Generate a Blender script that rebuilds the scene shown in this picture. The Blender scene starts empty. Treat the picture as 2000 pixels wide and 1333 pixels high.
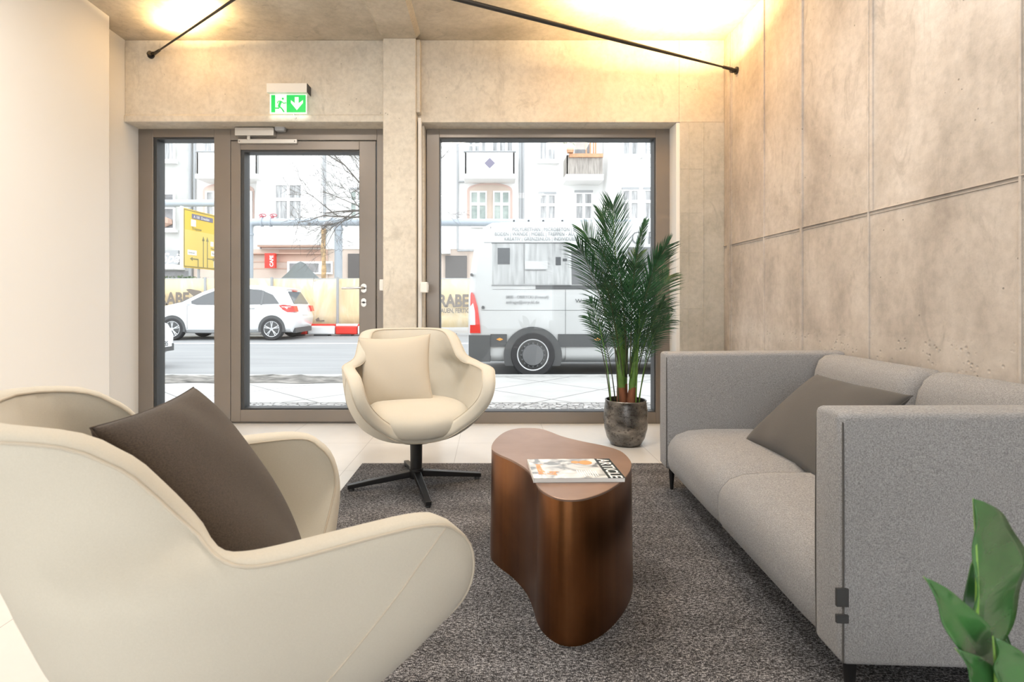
import bpy, bmesh, math, random
from mathutils import Vector, Matrix
R = math.radians
SC = bpy.context.scene
COL = SC.collection
F = 1080.0; PX, PY, EYE = 957.0, 590.0, 0.95       # focal length in px, principal point, eye height
def at(u, v, Y):                                    # point seen at pixel (u, v) at depth Y
    return Vector(((u-PX)*Y/F, Y, EYE-(v-PY)*Y/F))

# ------------------------------------------------------------------ camera, sky, lights, exposure
cd = bpy.data.cameras.new('camera'); cam = bpy.data.objects.new('camera', cd); COL.objects.link(cam)
cam.location = (0, 0, EYE); cam.rotation_euler = (R(90), 0, 0)
cd.sensor_width = 36; cd.lens = F*36/2000
cd.shift_x = (1000-PX)/2000; cd.shift_y = (PY-666.5)/2000
cd.clip_start = 0.05; cd.clip_end = 300
cd.dof.use_dof = True; cd.dof.focus_distance = 2.6; cd.dof.aperture_fstop = 8
SC.camera = cam
SC.view_settings.view_transform = 'Standard'; SC.view_settings.look = 'None'
SC.view_settings.exposure = 0.25; SC.view_settings.gamma = 1.0; SC.view_settings.use_curve_mapping = False
w = bpy.data.worlds.new('overcast_sky'); SC.world = w; w.use_nodes = True
bg = w.node_tree.nodes['Background']; bg.inputs[0].default_value = (0.93, 0.97, 1.0, 1); bg.inputs[1].default_value = 2.7
SC.cycles.max_bounces = 8; SC.cycles.diffuse_bounces = 5; SC.cycles.glossy_bounces = 4
SC.cycles.transmission_bounces = 6; SC.cycles.transparent_max_bounces = 16
SC.cycles.caustics_reflective = False; SC.cycles.caustics_refractive = False
SC.cycles.sample_clamp_indirect = 6
SC.cycles.use_denoising = True
def area(name, loc, size, power, color, rot=(0,0,0), sy=None, spread=180):
    l = bpy.data.lights.new(name, 'AREA'); l.energy = power; l.color = color; l.size = size
    l.spread = R(spread)
    if sy: l.shape = 'RECTANGLE'; l.size_y = sy
    o = bpy.data.objects.new(name, l); o.location = loc; o.rotation_euler = rot; COL.objects.link(o); return o
WARM = (1.0, 0.66, 0.30); NEUT = (1.0, 0.93, 0.84)
# ceiling lamps added out of view as fill light (their fixtures are built below)
FILL_LAMPS = [(-1.75, 2.05, 24, 'above the rug edge by the white wall'), (-0.35, 2.2, 27, 'above the chair by the window'), (0.95, 2.05, 17, 'above the sofa'), (-1.1, -1.2, 8, 'behind the camera towards the white wall'), (0.7, -1.2, 6, 'behind the camera towards the concrete wall')]
for lx_, ly_, lp_, _ in FILL_LAMPS: area('ceiling_fill_light', (lx_, ly_, 2.86), 0.5, lp_, (1.0, 0.915, 0.815))
# added fill light from behind the camera, set before the unseen rear window
area('rear_fill_light', (-0.4, -3.35, 1.5), 3.6, 36, (0.95, 0.98, 1.0), (R(90), 0, 0), 2.3)

# ------------------------------------------------------------------ helpers
def tag(o, label=None, cat=None, group=None, kind=None):
    if label: o['label'] = label
    if cat: o['category'] = cat
    if group: o['group'] = group
    if kind: o['kind'] = kind
    return o
def thing(name, label, cat, loc=(0,0,0), rz=0, group=None):
    o = bpy.data.objects.new(name, None); o.empty_display_size = 0.1
    o.location = loc; o.rotation_euler = (0, 0, rz); COL.objects.link(o)
    return tag(o, label, cat, group)
def mobj(name, bm, mat, parent=None, smooth=False, sub=0, bevel=0, label=None, autos=None):
    bmesh.ops.recalc_face_normals(bm, faces=bm.faces)
    me = bpy.data.meshes.new(name); bm.to_mesh(me); bm.free()
    for p in me.polygons: p.use_smooth = smooth
    if autos:
        me.set_sharp_from_angle(angle=R(autos))
    me.materials.append(mat)
    o = bpy.data.objects.new(name, me); COL.objects.link(o)
    if parent: o.parent = parent
    if bevel:
        b = o.modifiers.new('b', 'BEVEL'); b.width = bevel; b.segments = 2; b.limit_method = 'ANGLE'; b.angle_limit = R(40)
    if sub:
        s = o.modifiers.new('s', 'SUBSURF'); s.levels = sub; s.render_levels = sub
    if label: o['label'] = label
    return o
def B(bm, x0, x1, y0, y1, z0, z1, M=None):
    vs = [bm.verts.new(p) for p in ((x0,y0,z0),(x1,y0,z0),(x1,y1,z0),(x0,y1,z0),(x0,y0,z1),(x1,y0,z1),(x1,y1,z1),(x0,y1,z1))]
    if M: 
        for v in vs: v.co = M @ v.co
    for f in ((3,2,1,0),(4,5,6,7),(0,1,5,4),(1,2,6,5),(2,3,7,6),(3,0,4,7)): bm.faces.new([vs[i] for i in f])
    return bm
def box(name, x0, x1, y0, y1, z0, z1, mat, parent=None, bevel=0, label=None):
    return mobj(name, B(bmesh.new(), x0, x1, y0, y1, z0, z1), mat, parent, bevel=bevel, label=label, smooth=False)
def TUBE(bm, pts, rad, n=8, cap=True, closed=False):
    pts = [Vector(p) for p in pts]; m = len(pts)
    rs = rad if isinstance(rad, (list, tuple)) else [rad]*m
    rings = []; prev = None
    for i, p in enumerate(pts):
        if closed: t = pts[(i+1) % m]-pts[i-1]
        else: t = (pts[min(i+1, m-1)]-pts[max(i-1, 0)])
        t.normalize()
        if prev is None:
            a = t.cross(Vector((0,0,1)))
            if a.length < 1e-3: a = t.cross(Vector((1,0,0)))
            a.normalize()
        else:
            a = prev-t*prev.dot(t)
            if a.length < 1e-5: a = t.orthogonal()
            a.normalize()
        prev = a; b = t.cross(a)
        rings.append([bm.verts.new(p+(a*math.cos(2*math.pi*k/n)+b*math.sin(2*math.pi*k/n))*rs[i]) for k in range(n)])
    rr = range(m if closed else m-1)
    for i in rr:
        A, C = rings[i], rings[(i+1) % m]
        for k in range(n): bm.faces.new((A[k], A[(k+1) % n], C[(k+1) % n], C[k]))
    if cap and not closed:
        bm.faces.new(rings[0][::-1]); bm.faces.new(rings[-1])
    return bm
def tube(name, pts, rad, mat, parent=None, n=8, closed=False, label=None, autos=40):
    return mobj(name, TUBE(bmesh.new(), pts, rad, n, True, closed), mat, parent, smooth=True, label=label, autos=autos)
def LATHE(bm, prof, n=32, c=(0,0,0)):
    rings = []
    for r, z in prof:
        if r < 1e-5: rings.append([bm.verts.new((c[0], c[1], c[2]+z))])
        else: rings.append([bm.verts.new((c[0]+r*math.cos(2*math.pi*k/n), c[1]+r*math.sin(2*math.pi*k/n), c[2]+z)) for k in range(n)])
    for A, C in zip(rings, rings[1:]):
        if len(A) == 1 and len(C) == 1: continue
        for k in range(n):
            k2 = (k+1) % n
            if len(A) == 1: bm.faces.new((A[0], C[k], C[k2]))
            elif len(C) == 1: bm.faces.new((A[k], A[k2], C[0]))
            else: bm.faces.new((A[k], A[k2], C[k2], C[k]))
    return bm
def PRISM(bm, poly, y0, y1, axis='y'):           # polygon in XZ pulled along Y (or in XY pulled along Z)
    f = (lambda a, b, c: (a, c, b)) if axis == 'y' else (lambda a, b, c: (a, b, c))
    A = [bm.verts.new(f(a, b, y0)) for a, b in poly]; C = [bm.verts.new(f(a, b, y1)) for a, b in poly]
    n = len(poly)
    bm.faces.new(A[::-1]); bm.faces.new(C)
    for i in range(n): bm.faces.new((A[i], A[(i+1) % n], C[(i+1) % n], C[i]))
    return bm
def catmull(pts, k=6, closed=False):
    P = [Vector(p) for p in pts]; n = len(P); out = []
    for i in range(n if closed else n-1):
        p1, p2 = P[i], P[(i+1) % n]
        p0 = P[i-1] if (closed or i > 0) else p1*2-p2
        p3 = P[(i+2) % n] if (closed or i+2 < n) else p2*2-p1
        for j in range(k):
            t = j/k
            out.append(0.5*((2*p1)+(p2-p0)*t+(2*p0-5*p1+4*p2-p3)*t*t+(3*p1-p0-3*p2+p3)*t**3))
    if not closed: out.append(P[-1])
    return out
def text(name, body, size, loc, mat, parent=None, rot=(R(90),0,0), ext=0.001, align='LEFT', sx=1.0, bold=0.0, shear=0):
    cu = bpy.data.curves.new(name, 'FONT'); cu.body = body; cu.size = size; cu.extrude = ext
    cu.align_x = align; cu.offset = bold; cu.shear = shear; cu.resolution_u = 3
    t = bpy.data.objects.new(name, cu); COL.objects.link(t)
    dg = bpy.context.evaluated_depsgraph_get()
    me = bpy.data.meshes.new_from_object(t.evaluated_get(dg)); bpy.data.objects.remove(t)
    me.materials.clear(); me.materials.append(mat)
    o = bpy.data.objects.new(name, me); o.location = loc; o.rotation_euler = rot; o.scale = (sx, 1, 1)
    COL.objects.link(o); o.parent = parent
    return o

# ------------------------------------------------------------------ materials
def mat(name, col, rough=0.5, metal=0.0, var=0.0, vscale=5.0, bump=0.0, bscale=50.0, stretch=(1,1,1), emit=0.0, spec=0.5, detail=4, sheen=0.0, coat=0.0):
    m = bpy.data.materials.new(name); m.use_nodes = True; nt = m.node_tree; b = nt.nodes['Principled BSDF']
    b.inputs['Base Color'].default_value = (*col, 1); b.inputs['Roughness'].default_value = rough
    b.inputs['Metallic'].default_value = metal; b.inputs['Specular IOR Level'].default_value = spec
    b.inputs['Sheen Weight'].default_value = sheen; b.inputs['Coat Weight'].default_value = coat
    if emit:
        b.inputs['Emission Color'].default_value = (*col, 1); b.inputs['Emission Strength'].default_value = emit
    if var or bump:
        tc = nt.nodes.new('ShaderNodeTexCoord'); mp = nt.nodes.new('ShaderNodeMapping'); mp.inputs['Scale'].default_value = stretch
        nt.links.new(tc.outputs['Object'], mp.inputs[0])
        if var:
            n = nt.nodes.new('ShaderNodeTexNoise'); n.inputs['Scale'].default_value = vscale; n.inputs['Detail'].default_value = detail
            nt.links.new(mp.outputs[0], n.inputs[0])
            r = nt.nodes.new('ShaderNodeValToRGB'); e = r.color_ramp.elements
            e[0].position = 0.3; e[1].position = 0.7
            e[0].color = (*[max(0, c*(1-var)) for c in col], 1); e[1].color = (*[min(1, c*(1+var)) for c in col], 1)
            nt.links.new(n.outputs[0], r.inputs[0]); nt.links.new(r.outputs[0], b.inputs['Base Color'])
        if bump:
            n2 = nt.nodes.new('ShaderNodeTexNoise'); n2.inputs['Scale'].default_value = bscale; n2.inputs['Detail'].default_value = 3
            nt.links.new(mp.outputs[0], n2.inputs[0])
            bp = nt.nodes.new('ShaderNodeBump'); bp.inputs['Strength'].default_value = bump; bp.inputs['Distance'].default_value = 0.004
            nt.links.new(n2.outputs[0], bp.inputs['Height']); nt.links.new(bp.outputs[0], b.inputs['Normal'])
    return m
class G:                                            # tiny node-graph helper
    def __init__(s, name):
        s.m = bpy.data.materials.new(name); s.m.use_nodes = True; s.nt = s.m.node_tree; s.b = s.nt.nodes['Principled BSDF']
        s.tc = s.nt.nodes.new('ShaderNodeTexCoord')
    def map(s, scale=(1,1,1), loc=(0,0,0), rot=(0,0,0)):
        n = s.nt.nodes.new('ShaderNodeMapping'); n.inputs['Scale'].default_value = scale; n.inputs['Location'].default_value = loc; n.inputs['Rotation'].default_value = rot
        s.nt.links.new(s.tc.outputs['Object'], n.inputs[0]); return n.outputs[0]
    def noise(s, vec, scale, detail=4, rough=0.55, dist=0.0):
        n = s.nt.nodes.new('ShaderNodeTexNoise'); n.inputs['Scale'].default_value = scale; n.inputs['Detail'].default_value = detail
        n.inputs['Roughness'].default_value = rough; n.inputs['Distortion'].default_value = dist
        s.nt.links.new(vec, n.inputs['Vector']); return n.outputs[0]
    def vor(s, vec, scale, out='Distance', feature='F1'):
        n = s.nt.nodes.new('ShaderNodeTexVoronoi'); n.feature = feature; n.inputs['Scale'].default_value = scale
        s.nt.links.new(vec, n.inputs['Vector']); return n.outputs[out]
    def ramp(s, fac, stops):
        n = s.nt.nodes.new('ShaderNodeValToRGB'); e = n.color_ramp.elements
        while len(e) < len(stops): e.new(0.5)
        for i, (p, c) in enumerate(stops):
            e[i].position = p; e[i].color = (*c, 1) if isinstance(c, tuple) else (c, c, c, 1)
        s.nt.links.new(fac, n.inputs[0]); return n.outputs[0]
    def mix(s, fac, a, b, mode='MIX'):
        n = s.nt.nodes.new('ShaderNodeMix'); n.data_type = 'RGBA'; n.blend_type = mode
        for k, v in ((0, fac), (6, a), (7, b)):
            if hasattr(v, 'links'): s.nt.links.new(v, n.inputs[k])
            elif isinstance(v, tuple): n.inputs[k].default_value = (*v, 1)
            else: n.inputs[k].default_value = v
        return n.outputs[2]
    def math(s, op, a, b=0.0, c=0.0):
        n = s.nt.nodes.new('ShaderNodeMath'); n.operation = op
        for k, v in enumerate((a, b, c)):
            if hasattr(v, 'links'): s.nt.links.new(v, n.inputs[k])
            else: n.inputs[k].default_value = v
        return n.outputs[0]
    def sep(s, vec):
        n = s.nt.nodes.new('ShaderNodeSeparateXYZ'); s.nt.links.new(vec, n.inputs[0]); return n.outputs
    def set(s, k, v):
        if hasattr(v, 'links'): s.nt.links.new(v, s.b.inputs[k])
        elif isinstance(v, tuple): s.b.inputs[k].default_value = (*v, 1)
        else: s.b.inputs[k].default_value = v
    def bump(s, h, strength=0.3, dist=0.005):
        n = s.nt.nodes.new('ShaderNodeBump'); n.inputs['Strength'].default_value = strength; n.inputs['Distance'].default_value = dist
        s.nt.links.new(h, n.inputs['Height']); s.nt.links.new(n.outputs[0], s.b.inputs['Normal'])

def concrete(name, lo, mid, hi, seed=0.0, streak=True, pits=True, band=False):
    g = G(name); v = g.map(loc=(seed, seed*2, 0))
    n1 = g.noise(v, 1.3, 6, 0.62, 0.6)
    n2 = g.noise(g.map(scale=(2.2, 2.2, 0.9) if streak else (1, 1, 1), loc=(seed, 0, 0)), 2.2, 5, 0.6)
    c = g.ramp(g.math('ADD', g.math('MULTIPLY', n1, 0.6), g.math('MULTIPLY', n2, 0.4)), [(0.38, lo), (0.5, mid), (0.62, hi)])
    fine = g.noise(v, 28, 5, 0.7)
    c = g.mix(0.35, c, g.ramp(fine, [(0.35, 0.62), (0.6, 1.0)]), 'MULTIPLY')
    st = g.noise(g.map(scale=(3, 3, 1.5), loc=(7+seed, 3, 1)), 2.0, 7, 0.7, 1.2)
    c = g.mix(g.ramp(st, [(0.56, 0.0), (0.68, 0.6)]), c, tuple(x*0.62 for x in mid))
    h = g.math('MULTIPLY', g.noise(v, 9, 6, 0.6), 0.7)
    if pits:
        pv = g.vor(v, 16); pm = g.ramp(pv, [(0.045, 1.0), (0.075, 0.0)])
        sel = g.ramp(g.noise(g.map(loc=(3, 9, 4)), 2.5, 2), [(0.52, 0.0), (0.56, 1.0)])
        pm = g.math('MULTIPLY', pm, sel)
        c = g.mix(g.math('MULTIPLY', pm, 0.7), c, tuple(x*0.3 for x in mid))
        h = g.math('SUBTRACT', h, pm)
    if band:
        z = g.sep(g.tc.outputs['Object'])[2]
        bz = g.math('SUBTRACT', 1.0, g.math('MULTIPLY', g.math('ABSOLUTE', g.math('SUBTRACT', z, g.math('ADD', 0.68, g.math('MULTIPLY', n1, 0.14)))), 14.0))
        bz = g.math('MAXIMUM', bz, 0.0)
        ag = g.ramp(g.vor(v, 42), [(0.0, 1.0), (0.35, 0.0)])
        ag = g.math('MULTIPLY', ag, g.math('MULTIPLY', bz, g.ramp(g.noise(v, 12, 3), [(0.45, 0.0), (0.55, 1.0)])))
        h = g.math('SUBTRACT', h, g.math('MULTIPLY', ag, 2.5))
        c = g.mix(g.math('MULTIPLY', ag, 0.5), c, tuple(x*0.45 for x in mid))
        c = g.mix(g.math('MULTIPLY', bz, 0.25), c, (0.62, 0.58, 0.53))
    g.set('Base Color', c); g.set('Roughness', 0.72); g.set('Specular IOR Level', 0.3); g.bump(h, 0.35, 0.01)
    return g.m
M = {}
M['conc_right'] = concrete('pale_board_formed_concrete', (0.40,0.355,0.315), (0.55,0.495,0.445), (0.67,0.615,0.565), 1.0, band=True)
M['conc'] = concrete('pale_concrete', (0.60,0.54,0.45), (0.69,0.635,0.55), (0.75,0.70,0.61), 5.0, streak=False)
M['conc_ceiling'] = concrete('ceiling_concrete', (0.44,0.39,0.31), (0.56,0.50,0.41), (0.66,0.60,0.51), 9.0, streak=False)
M['conc_grey'] = concrete('grey_lintel_concrete', (0.44,0.42,0.37), (0.52,0.50,0.45), (0.6,0.57,0.52), 12.0, streak=False)
M['plaster'] = mat('white_wall_plaster', (0.86,0.845,0.82), 0.75, bump=0.05, bscale=120)
M['frame'] = mat('anodised_bronze_aluminium', (0.235,0.205,0.18), 0.34, 0.35, var=0.04, vscale=3)
M['gasket'] = mat('dark_rubber_gasket', (0.045,0.047,0.05), 0.5)
M['silver'] = mat('satin_aluminium', (0.66,0.64,0.61), 0.32, 0.7)
M['steel'] = mat('stainless_steel', (0.7,0.68,0.65), 0.25, 0.9)
M['white_plastic'] = mat('white_plastic', (0.82,0.80,0.76), 0.4)
M['grey_plastic'] = mat('grey_plastic', (0.42,0.43,0.45), 0.4)
M['black'] = mat('matt_black_metal', (0.012,0.012,0.013), 0.38, 0.2)
M['blackrod'] = mat('black_rod', (0.02,0.017,0.014), 0.5)
def glass(name, tint=(1,1,1), ior=1.45, fac=1.0):
    m = bpy.data.materials.new(name); m.use_nodes = True; nt = m.node_tree
    for n in list(nt.nodes): nt.nodes.remove(n)
    o = nt.nodes.new('ShaderNodeOutputMaterial'); mx = nt.nodes.new('ShaderNodeMixShader'); t = nt.nodes.new('ShaderNodeBsdfTransparent')
    gl = nt.nodes.new('ShaderNodeBsdfGlossy'); fr = nt.nodes.new('ShaderNodeFresnel'); fr.inputs[0].default_value = ior
    mu = nt.nodes.new('ShaderNodeMath'); mu.operation = 'MULTIPLY'; mu.inputs[1].default_value = fac
    nt.links.new(fr.outputs[0], mu.inputs[0])
    t.inputs[0].default_value = (*tint, 1); gl.inputs['Roughness'].default_value = 0.0
    nt.links.new(mu.outputs[0], mx.inputs[0]); nt.links.new(t.outputs[0], mx.inputs[1]); nt.links.new(gl.outputs[0], mx.inputs[2]); nt.links.new(mx.outputs[0], o.inputs[0])
    return m
M['glass'] = glass('clear_window_glass', (0.985,0.99,0.99), 1.45, 0.4)

def tiles(name, base, joint, sx, sy, ox, oy, w=0.004, rough=0.35, rot=0.0, var=0.04, spec=0.4):
    g = G(name); v = g.map(loc=(ox, oy, 0), rot=(0, 0, rot)); x, y, z = g.sep(v)
    def line(c, s, w=w):
        f = g.math('FRACT', g.math('DIVIDE', c, s)); d = g.math('MINIMUM', f, g.math('SUBTRACT', 1.0, f))
        return g.math('LESS_THAN', d, w/2/s)
    ln = g.math('MAXIMUM', line(x, sx), line(y, sy))
    n = g.noise(g.map(), 3.0, 6, 0.6)
    c = g.ramp(n, [(0.3, tuple(k*(1-var) for k in base)), (0.7, tuple(min(1, k*(1+var)) for k in base))])
    g.set('Base Color', g.mix(ln, c, joint)); g.set('Roughness', rough); g.set('Specular IOR Level', spec)
    g.bump(g.math('SUBTRACT', 1.0, ln), 0.3, 0.002)
    return g.m
M['floor'] = tiles('pale_stone_tile', (0.74,0.725,0.70), (0.52,0.50,0.48), 0.608, 0.608, 0.82, -3.109+0.608*6, rough=0.32)
# upholstery
def fabric(name, col, dark, scale=900, mixf=0.5, bump=0.25, rough=0.9, blotch=0.05, sheen=0.15, warp=(1,1,1)):
    g = G(name); v = g.map(scale=warp)
    a = g.noise(g.map(scale=(1, 1, 4)), scale*0.35, 3, 0.7); b = g.noise(g.map(scale=(4, 4, 1)), scale*0.35, 3, 0.7)
    t = g.math('MULTIPLY', g.math('ADD', a, b), 0.5)
    c = g.mix(g.ramp(t, [(0.42, 0.0), (0.58, 1.0)]), dark, col)
    c = g.mix(mixf, col, c)
    bl = g.noise(g.map(), 6, 3)
    c = g.mix(1.0, c, g.ramp(bl, [(0.3, 1-blotch), (0.7, 1.0)]), 'MULTIPLY')
    g.set('Base Color', c); g.set('Roughness', rough); g.set('Specular IOR Level', 0.2); g.set('Sheen Weight', sheen); g.bump(t, bump, 0.0015)
    return g.m
M['cream'] = fabric('cream_wool_felt', (0.63,0.595,0.515), (0.52,0.485,0.41), 900, 0.35, 0.15, blotch=0.03)
M['cream_pipe'] = mat('cream_seam_piping', (0.55,0.49,0.40), 0.8)
M['cream_cushion'] = fabric('cream_cushion_cotton', (0.58,0.52,0.43), (0.50,0.45,0.37), 700, 0.3, 0.2, blotch=0.03)
M['brown'] = fabric('brown_melange_wool', (0.095,0.070,0.052), (0.04,0.03,0.023), 800, 0.9, 0.4, blotch=0.15)
M['sofa'] = fabric('grey_melange_upholstery', (0.40,0.40,0.41), (0.16,0.16,0.165), 620, 0.9, 0.35, blotch=0.04)
M['grey_cushion'] = fabric('dark_grey_cushion_cotton', (0.10,0.096,0.093), (0.07,0.067,0.065), 700, 0.5, 0.15, blotch=0.05)
def rugmat():
    g = G('charcoal_loop_carpet')
    a = g.noise(g.map(scale=(1, 2.6, 1)), 90, 3, 0.7); b = g.noise(g.map(scale=(1.6, 1, 1)), 210, 2, 0.6)
    t = g.math('ADD', g.math('MULTIPLY', a, 0.55), g.math('MULTIPLY', b, 0.45))
    c = g.ramp(t, [(0.40, (0.018,0.018,0.02)), (0.50, (0.10,0.098,0.103)), (0.60, (0.44,0.435,0.45))])
    big = g.noise(g.map(scale=(1.0, 3.0, 1)), 2.2, 3, 0.5)
    c = g.mix(1.0, c, g.ramp(big, [(0.35, 0.72), (0.65, 1.1)]), 'MULTIPLY')
    g.set('Base Color', c); g.set('Roughness', 0.95); g.set('Specular IOR Level', 0.1); g.bump(t, 0.9, 0.006)
    return g.m
M['rug'] = rugmat()
def coppermat(name, a, b, c, rough, axis=(14, 14, 0.25), metal=1.0):
    g = G(name); n = g.noise(g.map(scale=axis), 1.2, 5, 0.6); n2 = g.noise(g.map(), 4.0, 5, 0.6, 0.5)
    col = g.ramp(g.math('ADD', g.math('MULTIPLY', n, 0.5), g.math('MULTIPLY', n2, 0.5)), [(0.32, a), (0.5, b), (0.68, c)])
    g.set('Base Color', col); g.set('Metallic', metal); g.set('Roughness', g.math('ADD', rough-0.06, g.math('MULTIPLY', n, 0.12)))
    g.bump(g.noise(g.map(), 30, 3), 0.04, 0.001)
    return g.m
M['copper'] = coppermat('patinated_copper', (0.17,0.068,0.028), (0.24,0.098,0.038), (0.31,0.135,0.053), 0.30)
M['copper_top'] = coppermat('dull_copper_top', (0.26,0.17,0.13), (0.33,0.22,0.17), (0.40,0.28,0.22), 0.42, (1, 1, 1), 0.75)
M['leaf'] = mat('palm_leaf_green', (0.022,0.085,0.032), 0.42, var=0.45, vscale=14, detail=2)
M['stem'] = mat('palm_stem_green', (0.09,0.19,0.035), 0.5, var=0.3, vscale=20)
M['stem_dark'] = mat('dark_palm_stalk', (0.05,0.06,0.025), 0.6)
M['husk'] = mat('brown_palm_husk', (0.20,0.075,0.035), 0.8, var=0.3, vscale=40, stretch=(1,1,0.2))
M['soil'] = mat('potting_soil', (0.03,0.022,0.016), 0.95, bump=1.0, bscale=80)
def potmat():
    g = G('hammered_metallic_glaze'); n = g.noise(g.map(), 60, 4, 0.7); s = g.noise(g.map(scale=(1,1,2)), 9, 4)
    c = g.ramp(s, [(0.3, (0.07,0.065,0.06)), (0.55, (0.19,0.18,0.17)), (0.75, (0.36,0.34,0.31))])
    c = g.mix(g.ramp(n, [(0.56, 0.0), (0.62, 0.8)]), c, (0.05,0.042,0.038))
    g.set('Base Color', c); g.set('Metallic', 0.85); g.set('Roughness', g.ramp(s, [(0.3, 0.22), (0.7, 0.4)])); g.bump(g.noise(g.map(scale=(1,1,3)), 70, 2), 0.35, 0.003)
    return g.m
M['pot'] = potmat()

# ------------------------------------------------------------------ room shell
def structure(o): o['kind'] = 'structure'; return o
CZ = 2.917; WY = 4.31; LY = 4.15; XL = -2.62; XL2 = -2.742; XR = 1.76; BACK = -3.5
structure(box('floor', XL2-0.3, XR+0.3, BACK, WY+0.10, -0.12, 0, M['floor']))
bm = bmesh.new(); B(bm, XL2-0.3, XR+0.3, BACK-0.2, WY+0.3, CZ, CZ+0.2)
structure(mobj('ceiling', bm, M['conc_ceiling']))
# concrete down-stand beam in the ceiling, widening where it meets the column
bm = bmesh.new()
ys = [(BACK, -0.78, -0.53, 0.035), (3.3, -0.80, -0.545, 0.035), (4.05, -0.785, -0.54, 0.035)]
rings = []
for y, xa, xb, d in ys:
    rings.append([bm.verts.new(p) for p in ((xa-0.03, y, CZ), (xa, y, CZ-d), (xb, y, CZ-d), (xb+0.03, y, CZ))])
for A, C in zip(rings, rings[1:]):
    for k in range(3): bm.faces.new((A[k], A[k+1], C[k+1], C[k]))
bm.faces.new(rings[0]); bm.faces.new(rings[-1])
structure(mobj('trim_1', bm, M['conc_ceiling']))
# left wall: white plaster, the front part standing 12 cm proud
bm = bmesh.new(); B(bm, XL-0.3, XL, BACK, 3.807, 0, CZ); structure(mobj('wall_left', bm, M['plaster'], bevel=0.003))
bm = bmesh.new(); B(bm, XL2-0.18, XL2, 3.807, WY+0.3, 0, CZ); structure(mobj('wall_left_recess', bm, M['plaster']))
structure(box('baseboard_left', XL2, XL2+0.012, 3.807, WY-0.01, 0, 0.07, M['plaster'], bevel=0.002))
structure(box('baseboard_left_front', XL, XL+0.012, BACK, 3.80, 0, 0.07, M['plaster'], bevel=0.002))
# right wall: concrete with formwork joints standing slightly proud
bm = bmesh.new(); B(bm, XR, XR+0.25, BACK, WY+0.3, 0, CZ)
def joint_v(y, z0=0.0, z1=CZ, wd=0.010, d=0.008):
    B(bm, XR-d, XR+0.01, y-wd/2, y+wd/2, z0, z1)
for y in (4.02, 3.546, 2.565, 1.83, 1.1, 0.3, -0.5, -1.4): joint_v(y)
joint_v(3.116, wd=0.022, d=0.011); joint_v(2.545, 1.37, CZ, 0.02, 0.009); joint_v(4.06, wd=0.05, d=0.012)
B(bm, XR-0.009, XR+0.01, BACK, 4.15, 1.366, 1.371); B(bm, XR-0.004, XR+0.01, BACK, 4.15, 1.352, 1.356)
structure(mobj('wall_right', bm, M['conc_right'], bevel=0.003))
# back wall with a large opening added to let daylight in (the room goes on behind the camera)
bm = bmesh.new(); B(bm, XL2-0.3, XR+0.3, BACK-0.2, BACK, 2.65, CZ); B(bm, XL2-0.3, -2.3, BACK-0.2, BACK, 0, 2.65); B(bm, 1.45, XR+0.3, BACK-0.2, BACK, 0, 2.65)
B(bm, -2.3, 1.45, BACK-0.2, BACK, 0, 0.3)
structure(mobj('wall_back', bm, M['plaster']))
# window wall: two lintels, pier, column
FT = at(0, 252, WY).z                                # top of frames
bm = bmesh.new(); zb = FT
poly = [(LY, CZ), (LY, zb+0.055), (LY-0.012, zb+0.050), (LY-0.012, zb), (WY+0.3, zb), (WY+0.3, CZ)]
A = [bm.verts.new((XL2, y, z)) for y, z in poly]; C = [bm.verts.new((-0.70, y, z)) for y, z in poly]
bm.faces.new(A); bm.faces.new(C[::-1])
for i in range(len(poly)): bm.faces.new((A[i], A[(i+1) % 6], C[(i+1) % 6], C[i]))
structure(mobj('wall_lintel_left', bm, M['conc'], bevel=0.006))
bm = bmesh.new(); B(bm, -0.70, 1.42, LY, WY+0.3, FT, CZ); B(bm, 1.42, XR, LY-0.001, WY+0.3, FT, CZ)
structure(mobj('wall_lintel_right', bm, M['conc'], bevel=0.004))
bm = bmesh.new(); B(bm, 1.426, XR, LY, WY+0.3, 0, FT)
for x in (1.49, 1.60): B(bm, x-0.004, x+0.004, LY-0.004, LY+0.01, 0, FT)
for z in (0.9, 1.32, 1.62, 1.95): B(bm, 1.426, 1.60, LY-0.002, LY+0.01, z-0.003, z+0.003)
structure(mobj('wall_pier_right', bm, M['conc_grey'], bevel=0.003))
structure(box('trim_2', 1.40, 1.432, LY+0.006, WY+0.2, 0, FT, M['plaster'], bevel=0.003))
bm = bmesh.new(); CY = 4.046
bm2 = [(-0.783, CY), (-0.543, CY), (-0.543, WY+0.3), (-0.783, WY+0.3)]
PRISM(bm, bm2, 0, CZ-0.035, 'z'); B(bm, -0.545, -0.515, CY+0.03, WY+0.3, 2.35, CZ-0.03); B(bm, -0.545, -0.50, CY+0.16, WY+0.3, 0, FT)
structure(mobj('wall_column', bm, M['conc'], bevel=0.006))
structure(box('trim_3', -0.535, -0.512, CY+0.06, LY+0.02, 0, FT+0.02, M['plaster'], bevel=0.003))
# ------------------------------------------------------------------ window and door frames
def rect_frame(bm, x0, x1, z0, z1, wl, wr, wb, wt, y0, y1):
    B(bm, x0, x0+wl, y0, y1, z0, z1); B(bm, x1-wr, x1, y0, y1, z0, z1)
    B(bm, x0+wl, x1-wr, y0, y1, z0, z0+wb); B(bm, x0+wl, x1-wr, y0, y1, z1-wt, z1)
def X4(u, Y=WY): return (u-PX)*Y/F
def Z4(v, Y=WY): return EYE-(v-PY)*Y/F
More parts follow.
